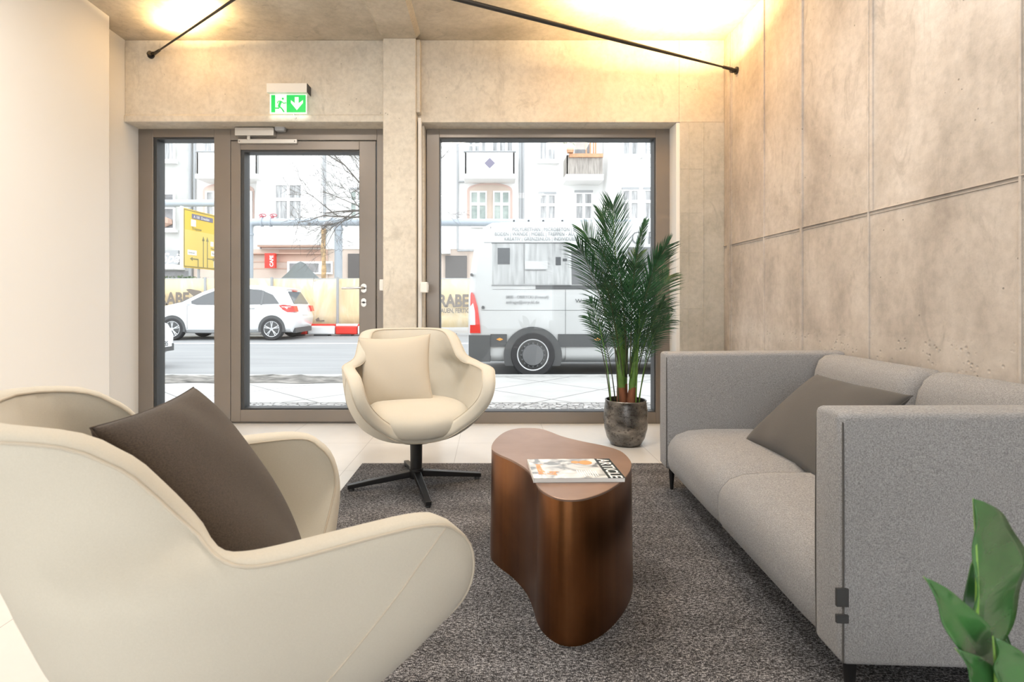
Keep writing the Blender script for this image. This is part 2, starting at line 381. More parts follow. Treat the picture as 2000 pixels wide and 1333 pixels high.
# sidelight + door share one surround
d = bpy.data.objects.new('door_1', None); COL.objects.link(d); structure(d)
fy0, fy1 = WY, WY+0.09
bm = bmesh.new()
xa, xm0, xm1, xz = X4(270), X4(418), X4(450), -0.72
B(bm, xa, X4(299), fy0, fy1, 0, FT); B(bm, xm0, xm1, fy0, fy1, 0, FT); B(bm, X4(736), xz, fy0, fy1, 0, FT)
B(bm, X4(299), xm0, fy0, fy1, 0, Z4(802)); B(bm, X4(299), xm0, fy0, fy1, Z4(268), FT)
B(bm, xm1, X4(736), fy0, fy1, Z4(274), FT); B(bm, xm1, X4(736), fy0+0.02, fy1, 0, 0.012)
mobj('surround', bm, M['frame'], d, bevel=0.003)
bm = bmesh.new(); rect_frame(bm, X4(299), xm0, Z4(802), Z4(268), 0.022, 0.004, 0.012, 0.014, fy0+0.012, fy1+0.03)
mobj('gasket', bm, M['gasket'], d)
box('pane', X4(301), xm0-0.003, fy0+0.05, fy0+0.056, Z4(801), Z4(269), M['glass'], d)
# leaf
lx0, lx1, lz0, lz1 = xm1+0.005, X4(734), 0.016, Z4(276)
leaf_y0, leaf_y1 = fy0-0.004, fy1-0.01
bm = bmesh.new(); rect_frame(bm, lx0, lx1, lz0, lz1, X4(470)-lx0, lx1-X4(702), Z4(801)-lz0, lz1-Z4(293), leaf_y0, leaf_y1)
lf = mobj('door_leaf', bm, M['frame'], d, bevel=0.003)
bm = bmesh.new(); rect_frame(bm, X4(470), X4(702), Z4(801), Z4(293), 0.024, 0.004, 0.012, 0.014, fy0+0.01, fy1+0.02)
mobj('leaf_gasket', bm, M['gasket'], lf)
box('leaf_pane', X4(471), X4(701), fy0+0.045, fy0+0.051, Z4(800), Z4(294), M['glass'], lf)
hx, hz = X4(711), Z4(563)
bm = bmesh.new(); TUBE(bm, [(hx, leaf_y0, hz), (hx, leaf_y0-0.055, hz), (hx-0.01, leaf_y0-0.062, hz), (hx-0.155, leaf_y0-0.062, hz-0.002)], 0.0095, 12)
hd = mobj('handle', bm, M['steel'], d, smooth=True, autos=50)
for zz, r in ((hz, 0.026), (Z4(591), 0.024)):
    bm = bmesh.new()
    TUBE(bm, [(hx, leaf_y0+0.001, zz+0.012), (hx, leaf_y0-0.008, zz+0.012)], r*0.85, 20); TUBE(bm, [(hx, leaf_y0+0.001, zz-0.014), (hx, leaf_y0-0.008, zz-0.014)], r*0.85, 20)
    mobj('rosette', bm, M['steel'], d, autos=40, smooth=True)
mobj('keyhole', TUBE(bmesh.new(), [(hx, leaf_y0-0.007, Z4(591)), (hx, leaf_y0-0.0095, Z4(591))], 0.008, 12), M['gasket'], d)
# fixed window on the right
wd = bpy.data.objects.new('window_1', None); COL.objects.link(wd); structure(wd)
bm = bmesh.new(); rect_frame(bm, X4(833), X4(1308), 0, FT, X4(858)-X4(833), X4(1308)-X4(1281), Z4(806), FT-Z4(269), fy0, fy1)
mobj('window_frame', bm, M['frame'], wd, bevel=0.003)
bm = bmesh.new(); rect_frame(bm, X4(857), X4(1281), Z4(807), Z4(268), 0.010, 0.010, 0.010, 0.012, fy0+0.01, fy1+0.02)
mobj('gasket', bm, M['gasket'], wd)
box('pane', X4(858), X4(1280), fy0+0.05, fy0+0.056, Z4(806), Z4(269), M['glass'], wd)
# unseen rear window, added behind the camera to let daylight in
w2 = bpy.data.objects.new('added_window_2', None); COL.objects.link(w2); structure(w2)
bm = bmesh.new(); rect_frame(bm, -2.3, 1.45, 0.3, 2.65, 0.06, 0.06, 0.06, 0.06, BACK-0.12, BACK-0.05); B(bm, -0.5, -0.44, BACK-0.12, BACK-0.05, 0.3, 2.65)
mobj('window_frame', bm, M['frame'], w2); box('pane', -2.3, 1.45, BACK-0.09, BACK-0.085, 0.3, 2.65, M['glass'], w2)

# ------------------------------------------------------------------ door closer, exit sign, switches
t = thing('door_closer', 'silver overhead door closer with slide rail above the glass door', 'door closer', (X4(503), WY-0.005, Z4(261)))
B_ = lambda n, u0, u1, v0, v1, y0, y1, m, p, **k: box(n, X4(u0)-p.location.x, X4(u1)-p.location.x, y0-p.location.y, y1-p.location.y, Z4(v1)-p.location.z, Z4(v0)-p.location.z, m, p, **k)
B_('body', 465, 540, 253.5, 269, WY-0.06, WY+0.001, M['silver'], t, bevel=0.004)
B_('slide_rail', 468, 582, 274, 282, WY-0.03, WY+0.001, M['silver'], t, bevel=0.002)
B_('arm', 486, 492, 268, 276, WY-0.035, WY-0.012, M['steel'], t, bevel=0.002)
for u in (471, 578): mobj('screw', TUBE(bmesh.new(), [(X4(u)-t.location.x, -0.024, Z4(278)-t.location.z), (X4(u)-t.location.x, -0.0275, Z4(278)-t.location.z)], 0.004, 10), M['gasket'], t)
t = thing('cable_box', 'small grey plastic box right of the door closer body', 'box', (X4(552), WY, Z4(254)))
bm = bmesh.new(); B(bm, -0.045, 0.035, -0.055, 0.0, -0.022, 0.024); mobj('housing', bm, M['grey_plastic'], t, bevel=0.012)
SY = LY-0.012
t = thing('exit_sign', 'lit green emergency exit sign with running figure and down arrow', 'exit sign', (X4(565, SY), SY, Z4(200, SY)))
ox, oz = t.location.x, t.location.z
def sg(u, v): return X4(u, SY-0.03)-ox, Z4(v, SY-0.03)-oz
x0, z1 = sg(525, 167); x1, z0 = sg(603, 185)
hb = box('lamp_housing', x0, x1, -0.075, 0.012, z0, z1, M['white_plastic'], t, bevel=0.003)
box('end_cap', x1, x1+0.004, -0.072, 0.01, z0+0.002, z1-0.002, M['gasket'], t)
x0, z1 = sg(528, 184); x1, z0 = sg(600, 223)
M['sign_white'] = mat('backlit_white_acrylic', (0.85,1.0,0.88), 0.3, emit=0.3)
M['sign_green'] = mat('backlit_green_acrylic', (0.01,0.50,0.09), 0.3, emit=0.5)
pl = box('sign_panel', x0, x1, -0.040, -0.032, z0, z1, M['sign_white'], t)
gx0, gz1 = sg(531, 187); gx1, gz0 = sg(598, 220.5)
bm = bmesh.new(); xd0, _ = sg(538.5, 0); xd1, _ = sg(561, 0)
B(bm, gx0, xd0, -0.043, -0.039, gz0, gz1); B(bm, xd1, gx1, -0.043, -0.039, gz0, gz1)
# running figure
def pl2(pts, wd=3.0):
    P = [Vector((sg(u, v)[0], -0.0415, sg(u, v)[1])) for u, v in pts]; TUBE(bm, P, wd*SY/F/2, 6)
pl2([(550, 199), (547.5, 205), (546, 210)], 4.6); pl2([(549.5, 198.5), (544.5, 199), (543, 203)], 1.8); pl2([(551, 199.5), (555, 203), (560, 202)], 1.8)
pl2([(547, 209), (552, 214), (556, 220)], 2.6); pl2([(547, 209), (545.5, 212.5), (539, 212.5)], 2.4)
TUBE(bm, [(sg(553.5, 194)[0], -0.043, sg(0, 194)[1]), (sg(553.5, 194)[0], -0.039, sg(0, 194)[1])], 0.0075, 12)
mobj('green_field', bm, M['sign_green'], t)
bm = bmesh.new(); ar = [(577, 191), (584.5, 191), (584.5, 203), (593, 197), (593, 202.5), (581, 216.5), (569.5, 202.5), (569.5, 197), (577, 203)]
PRISM(bm, [sg(u, v) for u, v in ar], -0.0445, -0.041); mobj('down_arrow', bm, M['sign_white'], t)
sl = bpy.data.lights.new('exit_sign_glow', 'AREA'); sl.shape = 'RECTANGLE'; sl.size = 0.28; sl.size_y = 0.03; sl.energy = 0.05; sl.color = (0.9, 1.0, 0.95)
so = bpy.data.objects.new('exit_sign_glow', sl); so.location = (0, -0.02, -0.10); so.rotation_euler = (R(60), 0, 0); so.parent = t; COL.objects.link(so)
p0 = at(573, 222, SY-0.01)
hk = tube('cable_hook', [Vector((0,0.012,0)), Vector((0.002,-0.004,-0.006)), Vector((0.012,-0.008,-0.03)), Vector((0.018,-0.010,-0.042)), Vector((0.026,-0.010,-0.036)), Vector((0.024,-0.008,-0.022))], 0.003, M['steel'])
hk.location = p0; tag(hk, 'small bent wire hook hanging under the exit sign', 'hook')
t = thing('wall_switch', 'beige push button box on the left side of the column beside the door', 'switch', (-0.783, 4.17, Z4(557, 4.12)))
box('housing', -0.04, 0.002, -0.055, 0.045, -0.042, 0.042, M['white_plastic'], t, bevel=0.004); box('rocker', -0.045, -0.038, -0.035, 0.025, -0.03, 0.03, M['white_plastic'], t, bevel=0.002)
t = thing('wall_sensor', 'white plastic box on the right side of the column by the window', 'sensor', (-0.512, 4.10, Z4(562, 4.12)))
box('housing', -0.002, 0.052, -0.045, 0.04, -0.038, 0.04, M['white_plastic'], t, bevel=0.006); box('clip', 0.05, 0.056, -0.03, 0.02, -0.02, 0.02, M['white_plastic'], t, bevel=0.002)

# ------------------------------------------------------------------ black suspended rods with upward LED strips
def rod(label, p0, p1, mount, r0, r1, lit, power):
    p0, p1 = Vector(p0), Vector(p1); dv = (p1-p0).normalized(); L = (p1-p0).length
    t = thing('suspended_rod_lamp', label, 'lamp', p0)
    tube('rod', [dv*0.10, dv*0.5, dv*1.0, dv*min(1.6, L), dv*L], [r0, (r0+r1)/2, r1, r1, r1], M['blackrod'], t, 12)
    n = Vector(mount)
    tube('mount_plate', [n*-0.003, n*0.012], 0.026, M['blackrod'], t, 16); tube('ball_joint', [n*0.008, n*0.03, dv*0.02+n*0.03], [0.012, 0.017, 0.017], M['blackrod'], t, 12)
    tube('turnbuckle', [n*0.02, dv*0.05+n*0.01, dv*0.055, dv*0.14], [0.008, 0.011, 0.012, 0.010], M['blackrod'], t, 12)
    c = p0+dv*lit[0]; ln = lit[1]
    l = area('rod_lamp_light', c+Vector((0,0,0.022)), ln, power, WARM, (0,0,0), 0.02)
    l.rotation_euler = (R(180), 0, math.atan2(dv.y, dv.x))
    l.data.spread = R(170)
    return t
rod('black suspended rod lamp fixed high on the lintel above the glass door', (-2.54, LY, 2.80), (-0.45, 2.50, 2.80), (0,-1,0), 0.006, 0.0085, (0.60, 0.5), 13)
rod('black suspended rod lamp fixed to the bare concrete right wall', (XR, 3.935, 2.597), (-1.9, 2.18, 2.597), (-1,0,0), 0.006, 0.013, (0.75, 1.1), 42)
# fixtures for the added fill lamps, out of view on the ceiling
for x, y, _, wh in FILL_LAMPS:
    t = thing('added_fill_lamp', 'flat square fill lamp added out of view '+wh, 'lamp', (x, y, CZ), 0, 'added fill lamps')
    bm = bmesh.new(); rect_frame(bm, -0.31, 0.31, -0.31, 0.31, 0.02, 0.02, 0.02, 0.02, -0.06, 0.0)
    for v in bm.verts: v.co = Vector((v.co.x, v.co.z, v.co.y))
    mobj('frame', bm, M['white_plastic'], t); box('plate', -0.29, 0.29, -0.29, 0.29, -0.012, 0, M['white_plastic'], t)

# ------------------------------------------------------------------ rug, coffee table, magazine
rug = box('area_rug', -0.745, 1.66, 0.35, 3.226, 0.0, 0.009, M['rug'], bevel=0.002)
tag(rug, 'large charcoal and white flecked carpet under the seating group', 'rug')
TOPPX = [(960,877),(966,860),(986,844),(1012.6,836.8),(1050,837),(1072.6,843),(1099,853),(1140,863),(1177.7,870.5),(1211.5,881),(1230,897.6),(1233,912.6),(1222.7,931.3),(1200,950),(1170,965),(1132.6,975),(1095,974.5),(1065,963),(1050,950),(1042.6,935),(1027.6,916),(1001,899.4),(975,888)]
tp = []
for u, v in TOPPX:
    Y = (EYE-0.408)*F/(v-PY); tp.append(Vector(((u-PX)*Y/F, Y, 0)))
cen = sum(tp, Vector())/len(tp)
ring = catmull([p-cen for p in tp], 5, True)
ring = [(ring[i-1]+ring[i]*2+ring[(i+1) % len(ring)])/4 for i in range(len(ring))]
t = thing('coffee_table', 'kidney shaped copper drum coffee table standing on the carpet', 'table', cen+Vector((0,0,0.009)))
bm = bmesh.new(); lv = [(0.0, 1.02), (0.13, 1.013), (0.27, 1.006), (0.392, 1.0)]
rs = [[bm.verts.new((p.x*s, p.y*s, z)) for p in ring] for z, s in lv]
n = len(ring)
for A, C in zip(rs, rs[1:]):
    for k in range(n): bm.faces.new((A[k], A[(k+1) % n], C[(k+1) % n], C[k]))
bm.faces.new(rs[0])
mobj('body', bm, M['copper'], t, smooth=True, autos=50)
bm = bmesh.new(); lv = [(0.3915, 0.999), (0.3975, 1.001), (0.399, 0.996)]
rs = [[bm.verts.new((p.x*s, p.y*s, z)) for p in ring] for z, s in lv]
for A, C in zip(rs, rs[1:]):
    for k in range(n): bm.faces.new((A[k], A[(k+1) % n], C[(k+1) % n], C[k]))
bm.faces.new(rs[-1]); bm.faces.new(rs[0][::-1])
mobj('tabletop', bm, M['copper_top'], t, smooth=True, autos=30)
M['paper'] = mat('white_magazine_paper', (0.82,0.80,0.78), 0.4)
def covermat():
    g = G('magazine_cover_photo'); v = g.map(); x, y, z = g.sep(v)
    n = g.noise(g.map(loc=(2,1,0)), 14, 3, 0.5, 1.0)
    c = g.ramp(n, [(0.38, (0.80,0.80,0.79)), (0.5, (0.55,0.56,0.56)), (0.6, (0.20,0.21,0.22))])
    dark = g.math('GREATER_THAN', x, 0.083)
    c = g.mix(dark, c, (0.045,0.048,0.05)); g.set('Base Color', c); g.set('Roughness', 0.22); return g.m
M['cover'] = covermat(); M['orange'] = mat('orange_print', (0.85,0.32,0.10), 0.4); M['ink_white'] = mat('white_print', (0.85,0.85,0.85), 0.4)
M['ink'] = mat('grey_print', (0.10,0.10,0.105), 0.5)
mg = thing('magazine', 'glossy magazine with black and white cover lying on the copper table', 'magazine', (0.269, 1.758, 0.408), R(1.5))
box('pages', -0.139, 0.134, -0.10, 0.098, 0.0, 0.0125, M['paper'], mg, bevel=0.001); box('cover', -0.140, 0.135, -0.101, 0.099, 0.0125, 0.0142, M['cover'], mg)
box('spine', -0.1415, -0.1395, -0.101, 0.099, 0, 0.0142, M['paper'], mg)
text('title_lettering', 'ARTICLE', 0.052, (0.092, 0.094, 0.0143), M['ink_white'], mg, (0,0,R(-90)), 0.0003, bold=0.0006)
text('headline_lettering', 'beautiful', 0.030, (-0.120, 0.04, 0.0143), M['orange'], mg, (0,0,R(-90)), 0.0003, bold=0.001)
text('headline_lettering', 'by', 0.040, (-0.085, -0.035, 0.0143), M['orange'], mg, (0,0,R(-90)), 0.0003, bold=0.001)
bm = bmesh.new(); random.seed(4)
for i in range(9): B(bm, 0.0+i*0.007, 0.0035+i*0.007, -0.092+random.random()*0.012, -0.025-random.random()*0.01, 0.0143, 0.0146)
mobj('small_print', bm, M['ink_white'], mg)
bm = bmesh.new(); LATHE(bm, [(0.0, 0.0006), (0.022, 0.0006), (0.022, 0)], 14, (0.045, 0.055, 0.0143)); LATHE(bm, [(0.0, 0.0006), (0.013, 0.0006), (0.013, 0)], 14, (0.012, 0.06, 0.0143)); mobj('orange_blot', bm, M['orange'], mg)

# ------------------------------------------------------------------ swivel armchairs
# bowl of the shell: rows of (height, half width, front depth, back depth, squareness)
BOWL = [(0.232, 0.0005, 0.001, 0.0005, 2.0), (0.2346, 0.06, 0.06, 0.055, 2.1), (0.2399, 0.1203, 0.115, 0.11, 2.1), (0.2514, 0.1789, 0.165, 0.165, 2.2), (0.277, 0.232, 0.215, 0.205, 2.3), (0.3228, 0.2886, 0.265, 0.2387, 2.5), (0.3845, 0.326, 0.34, 0.272, 2.8), (0.4462, 0.35, 0.407, 0.2983, 3.0), (0.513, 0.363, 0.45, 0.3226, 3.1), (0.573, 0.367, 0.45, 0.3439, 3.1), (0.608, 0.366, 0.435, 0.3566, 3.0), (0.643, 0.312, 0.36, 0.3712, 2.9), (0.688, 0.298, 0.35, 0.3897, 2.9), (0.743, 0.29, 0.34, 0.4102, 3.0), (0.78, 0.284, 0.34, 0.4252, 3.2)]
# rim of the shell: (direction from the front in degrees, height)
RIM = [(0, 0.2496), (20, 0.254), (31, 0.2673), (38, 0.2919), (43, 0.3316), (46, 0.3801), (48, 0.433), (50, 0.488), (53, 0.543), (58, 0.581), (65, 0.6), (75, 0.605), (88, 0.605), (96, 0.605), (103, 0.609), (109, 0.624), (115, 0.652), (121, 0.69), (127.5, 0.73), (136, 0.76), (150, 0.772), (180, 0.775)]
def bowl_row(tau):
    n = len(BOWL); i = max(0, min(n-2, int(tau))); f = tau-i
    p = [BOWL[max(0, min(n-1, i+k))] for k in (-1, 0, 1, 2)]
    return [0.5*((2*b)+(c-a)*f+(2*a-5*b+4*c-d)*f*f+(3*b-a-3*c+d)*f**3) for a, b, c, d in zip(*p)]
def bowl_tau(z):
    for i in range(len(BOWL)-1):
        if BOWL[i+1][0] >= z: return i+(z-BOWL[i][0])/(BOWL[i+1][0]-BOWL[i][0])
    return len(BOWL)-1.0
def bowl_pt(a, tau):
    z, W, Df, Db, n = bowl_row(tau); sx, cy = math.sin(R(a)), math.cos(R(a)); D = Df if cy > 0 else Db
    # blend front/back depth softly around the side
    k = min(1, max(0, (cy+0.25)/0.5)); D = Db+(Df-Db)*k*k*(3-2*k)
    r = ((abs(sx)/W)**n+(abs(cy)/D)**n)**(-1/n); return Vector((r*sx, -r*cy, z))
def bowl_nrm(a, tau):
    e = bowl_pt(a+0.6, tau)-bowl_pt(a-0.6, tau); u = bowl_pt(a, min(tau+0.05, 13.99))-bowl_pt(a, max(tau-0.05, 0.02))
    n_ = e.cross(u).normalized(); p = bowl_pt(a, tau); k = min(1, max(0, (p.z-0.42)/0.12)); n_.z *= 1-0.85*k; n_.normalize()
    return n_ if n_.dot(Vector((p.x, p.y, -0.2))) > 0 else -n_
def chair_surfaces():
    half = [(v.x, v.y) for v in catmull([(a, z, 0) for a, z in RIM], 3)]
    full = half+[(360-a, z) for a, z in half[-2:0:-1]]
    N, K = len(full), 16; grid = []; nrm = []; H = len(half)-1
    for i, (a, z) in enumerate(full):
        m = i if i <= H else N-i; phi = 180*m/H; phi = phi if i <= H else 360-phi
        col = []; nc = []; tt = bowl_tau(z)
        for j in range(1, K+1):
            s = j/K; tau = tt*s; w_ = s**1.5; aa = phi*(1-w_)+a*w_
            col.append(bowl_pt(aa, tau)); nc.append(bowl_nrm(aa, tau))
        grid.append(col); nrm.append(nc)
    return [c[-1] for c in grid], grid, nrm
def make_chair(label, loc, rz, group=None):
    t = thing('swivel_armchair', label, 'armchair', loc, rz, group)
    rim, grid, nrm = chair_surfaces(); N, K = len(grid), len(grid[0]); TH = 0.062
    bm = bmesh.new(); O = [[bm.verts.new(p) for p in c] for c in grid]
    c0 = bm.verts.new((0, 0, 0.232))
    for i in range(N):
        i2 = (i+1) % N; bm.faces.new((c0, O[i][0], O[i2][0]))
        for j in range(K-1): bm.faces.new((O[i][j], O[i][j+1], O[i2][j+1], O[i2][j]))
    inner = [[grid[i][j]-nrm[i][j]*TH for j in range(K)] for i in range(N)]
    up = []
    for i in range(N):
        tr = (grid[(i+1) % N][K-1]-grid[i-1][K-1]).normalized(); u_ = nrm[i][K-1].cross(tr).normalized()
        up.append(u_ if u_.dot(grid[i][K-1]-grid[i][K-3]) > 0 else -u_)
    prev = [O[i][K-1] for i in range(N)]
    # crowned edge band between outer and inner skin
    for a, hgt in ((0.06, 0.007), (0.3, 0.0115), (0.7, 0.0115), (0.94, 0.007)):
        cur = [bm.verts.new(grid[i][K-1].lerp(inner[i][K-1], a)+up[i]*hgt) for i in range(N)]
        for i in range(N):
            i2 = (i+1) % N; bm.faces.new((prev[i], cur[i], cur[i2], prev[i2]))
        prev = cur
    I = [[None]*K for _ in range(N)]
    for i in range(N):
        for j in range(2, K): I[i][j] = bm.verts.new(inner[i][j])
    for i in range(N):
        i2 = (i+1) % N; bm.faces.new((prev[i], I[i][K-1], I[i2][K-1], prev[i2]))
        for j in range(K-1, 2, -1): bm.faces.new((I[i][j], I[i][j-1], I[i2][j-1], I[i2][j]))
    bm.faces.new([I[i][2] for i in range(N)])
    mobj('shell', bm, M['cream'], t, smooth=True, autos=75)
    for nm, pts in (('outer_piping', [grid[i][K-1]+up[i]*0.003+nrm[i][K-1]*0.0003 for i in range(N)]), ('inner_piping', [inner[i][K-1]+up[i]*0.003 for i in range(N)])):
        tube(nm, pts, 0.0022, M['cream_pipe'], t, 6, True)
    # stitched seams running down both flanks of the shell
    for sgn in (1, -1):
        path = []
        for q in range(15):
            f = q/14; a = (60+46*f)*sgn; z = 0.588-0.32*f; tau = bowl_tau(z); path.append(bowl_pt(a, tau)+bowl_nrm(a, tau)*0.0006)
        tube('seam', path, 0.0013, M['cream_pipe'], t, 5)
    # seat cushion
    bm = bmesh.new(); n = 44; prof = [(0.98, 0.335), (1.015, 0.365), (1.0, 0.395), (0.92, 0.415), (0.75, 0.426), (0.4, 0.433), (0.0, 0.435)]
    rings = []
    for s, z in prof:
        if s == 0: rings.append([bm.verts.new((0, -0.05, z))]); continue
        rr = []
        for k in range(n):
            a = 2*math.pi*k/n; cx, cy = math.cos(a), math.sin(a)
            e = 2.4; m = (abs(cx)**e+abs(cy)**e)**(-1/e)
            x = cx*m*0.262*s; y = cy*m*(0.17 if cy < 0 else 0.23)*s-0.035
            if cy > 0: x *= 1-0.12*cy
            zz = z-0.03*max(0, -cy)**2*(1 if s > 0.85 else s)+0.02*cy*s
            rr.append(bm.verts.new((x, y, zz)))
        rings.append(rr)
    bot = [bm.verts.new((v.co.x*0.93, v.co.y*0.93, v.co.z-0.03)) for v in rings[0]]; bm.faces.new(bot)
    for k in range(n): bm.faces.new((bot[k], bot[(k+1) % n], rings[0][(k+1) % n], rings[0][k]))
    for A, C in zip(rings, rings[1:]):
        for k in range(n):
            if len(C) == 1: bm.faces.new((A[k], A[(k+1) % n], C[0]))
            else: bm.faces.new((A[k], A[(k+1) % n], C[(k+1) % n], C[k]))
    mobj('seat_cushion', bm, M['cream'], t, smooth=True, sub=1)
    # pedestal
    bm = bmesh.new(); LATHE(bm, [(0, 0.230), (0.09, 0.236), (0.09, 0.226), (0.032, 0.235), (0.030, 0.085), (0.024, 0.083), (0, 0.083)], 28); mobj('pedestal', bm, M['black'], t, smooth=True, autos=35)
    bm = bmesh.new(); LATHE(bm, [(0, 0.088), (0.036, 0.086), (0.038, 0.06), (0.034, 0.036), (0, 0.034)], 28); mobj('hub', bm, M['black'], t, smooth=True, autos=35)
    tube('height_lever', [(-0.03, 0.01, 0.225), (-0.09, 0.03, 0.22)], 0.006, M['black'], t, 8)
    for k in range(4):
        a = k*math.pi/2; Mx = Matrix.Rotation(a, 4, 'Z'); bm = bmesh.new()
        A = [Mx @ Vector(p) for p in ((0.02,-0.019,0.044), (0.02,0.019,0.044), (0.02,0.019,0.076), (0.02,-0.019,0.076))]
        C = [Mx @ Vector(p) for p in ((0.345,-0.014,0.010), (0.345,0.014,0.010), (0.345,0.014,0.030), (0.345,-0.014,0.030))]
        A = [bm.verts.new(p) for p in A]; C = [bm.verts.new(p) for p in C]
        bm.faces.new(A[::-1]); bm.faces.new(C)
        for q in range(4): bm.faces.new((A[q], A[(q+1) % 4], C[(q+1) % 4], C[q]))
        lg = mobj('base_leg', bm, M['black'], t, bevel=0.003)
        bm = bmesh.new(); LATHE(bm, [(0, 0.0), (0.014, 0.0), (0.014, 0.012), (0, 0.012)], 14, Mx @ Vector((0.325, 0, 0))); mobj('glide', bm, M['gasket'], lg)
    return t
FLOOR_RUG = 0.009
make_chair('cream shell swivel armchair by the window on a black four-star base', (-0.380, 2.85, FLOOR_RUG), R(17))
make_chair('cream shell swivel armchair nearest on the left, seen from behind its side', (-0.445, 1.03, FLOOR_RUG), R(125.3))

# ------------------------------------------------------------------ loose cushions
def cushion(name, label, size, thick, m, loc, xdir, ydir, seed=0, pinch=0.09, asp=1.0):
    """square cushion: xdir, ydir are the world directions of its two edges"""
    t = thing(name, label, 'cushion', loc)
    X = Vector(xdir).normalized(); Yd = Vector(ydir); Yd = (Yd-X*Yd.dot(X)).normalized(); Z = X.cross(Yd)
    rnd = random.Random(seed); n = 44; bm = bmesh.new(); h = size/2
    waves = [(rnd.uniform(2, 6), rnd.uniform(2, 6), rnd.uniform(0, 6.28)) for _ in range(5)]
    def pt(i, j, s):
        a = -1+2*i/n; b = -1+2*j/n
        a2 = math.sin(a*math.pi/2)*0.35+a*0.65; b2 = math.sin(b*math.pi/2)*0.35+b*0.65
        ex = (1-pinch*(1-b2*b2)*abs(a2)**2); ey = (1-pinch*(1-a2*a2)*abs(b2)**2)
        d = (max(0, 1-a2**2)*max(0, 1-b2**2))**0.42
        wv = sum(math.sin(p*a2+q*b2+r) for p, q, r in waves)/5
        cr = 0.004*math.sin(9*a2+3)*(1-abs(b2))**0*max(0, abs(b2)-0.5)*2*d
        z = s*(thick/2*d*(1+0.08*wv))+cr
        return X*(a2*h*ex)+Yd*(b2*h*asp*ey)+Z*z
    V = {}
    for s in (1, -1):
        for i in range(n+1):
            for j in range(n+1):
                edge = i in (0, n) or j in (0, n)
                if edge and s < 0: V[(i, j, s)] = V[(i, j, 1)]
                else: V[(i, j, s)] = bm.verts.new(pt(i, j, s))
    for s in (1, -1):
        for i in range(n):
            for j in range(n):
                q = (V[(i,j,s)], V[(i+1,j,s)], V[(i+1,j+1,s)], V[(i,j+1,s)])
                bm.faces.new(q if s > 0 else q[::-1])
    mobj('cover', bm, m, t, smooth=True)
    path = [pt(i, 0, 1) for i in range(n)]+[pt(n, j, 1) for j in range(n)]+[pt(i, n, 1) for i in range(n, 0, -1)]+[pt(0, j, 1) for j in range(n, 0, -1)]
    tube('seam', path, 0.0014, m, t, 6, True)
    return t
cushion('throw_cushion', 'cream square cushion leaning on the backrest of the armchair by the window', 0.385, 0.13, M['cream_cushion'], at(773, 725, 2.93), (1.0, 0.12, 0.05), (-0.24, 0.27, 0.93), 2, 0.09)
cushion('throw_cushion', 'dark brown wool cushion propped in the nearest left armchair', 0.42, 0.13, M['brown'], (-0.46, 0.95, 0.60), (-0.085, 0.41, -0.01), (-0.165, -0.08, 0.293), 5, 0.04)

# ------------------------------------------------------------------ sofa
SA = math.atan2(0.076, 1.584)
sofa = thing('sofa', 'grey two-seat sofa with high thin arms along the concrete wall', 'sofa', (0.794, 1.246, FLOOR_RUG), -SA)
# local frame: x = depth towards the wall, y = length away from the camera
SD, SL, SH = 0.86, 1.59, 0.685
AT = 0.118
for ya in (0.0, SL-AT):
    bm = bmesh.new(); nx, nz = 10, 8; pr = {}
    def ap(x, s_, z): return (x, s_, z)
    B(bm, 0.0, SD, ya, ya+AT, 0.118, SH)
    bmesh.ops.subdivide_edges(bm, edges=bm.edges[:], cuts=7, use_grid_fill=True)
    for v in bm.verts:
        x, y, z = v.co; fxx = x/SD; fz_ = (z-0.118)/(SH-0.118); c = (y-ya)/AT*2-1
        belly = 0.007*math.sin(math.pi*min(1, fz_))*math.sin(math.pi*min(1, max(0, fxx)))
        v.co.y += belly*c; v.co.x -= 0.006*math.sin(math.pi*fz_)*(1 if fxx < 0.01 else 0)*(1-abs(c))
        v.co.z += 0.010*fxx*fz_+0.007*(1-c*c)*(1 if fz_ > 0.99 else 0)
    arm = mobj('armrest', bm, M['sofa'], sofa, smooth=True)
    bv = arm.modifiers.new('b', 'BEVEL'); bv.width = 0.03; bv.segments = 4; bv.limit_method = 'ANGLE'; bv.angle_limit = R(50)
    for sg_, yy in ((-1, ya), (1, ya+AT)):
        pth = [(0.004, yy-sg_*0.004, 0.125), (0.003, yy-sg_*0.001, 0.35), (0.004, yy-sg_*0.004, SH-0.05), (0.006, yy-sg_*0.010, SH-0.018), (0.008, yy-sg_*0.03, SH-0.002), (0.008, ya+AT/2, SH+0.003)]
        tube('arm_piping', catmull(pth, 4), 0.0022, M['grey_cushion'], arm, 6)
# base and seat
bm = B(bmesh.new(), 0.03, SD-0.02, AT-0.01, SL-AT+0.01, 0.122, 0.20); mobj('base_frame', bm, M['sofa'], sofa, bevel=0.01)
mid = SL/2
def seat_cush(y0, y1):
    bm = bmesh.new(); prof = [(0.72,0.13),(0.02,0.122),(0.004,0.135),(-0.002,0.18),(0.0,0.23),(0.012,0.272),(0.04,0.303),(0.09,0.322),(0.18,0.331),(0.35,0.333),(0.55,0.328),(0.72,0.322)]
    N = 12; prev = None
    for i in range(N+1):
        s = i/N; y = y0+(y1-y0)*s; e = min(s, 1-s)*(y1-y0); k = 1-max(0, 1-e/0.05)**2.2
        vs = [bm.verts.new((x+(0.010*(1-k) if z > 0.13 else 0), y, z-(0.016*(1-k) if z > 0.25 else 0))) for x, z in prof]
        if prev:
            for q in range(len(prof)): bm.faces.new((prev[q], prev[(q+1) % len(prof)], vs[(q+1) % len(prof)], vs[q]))
        else: bm.faces.new(vs)
        prev = vs
    bm.faces.new(prev[::-1]); return mobj('seat_cushion', bm, M['sofa'], sofa, smooth=True, autos=60)
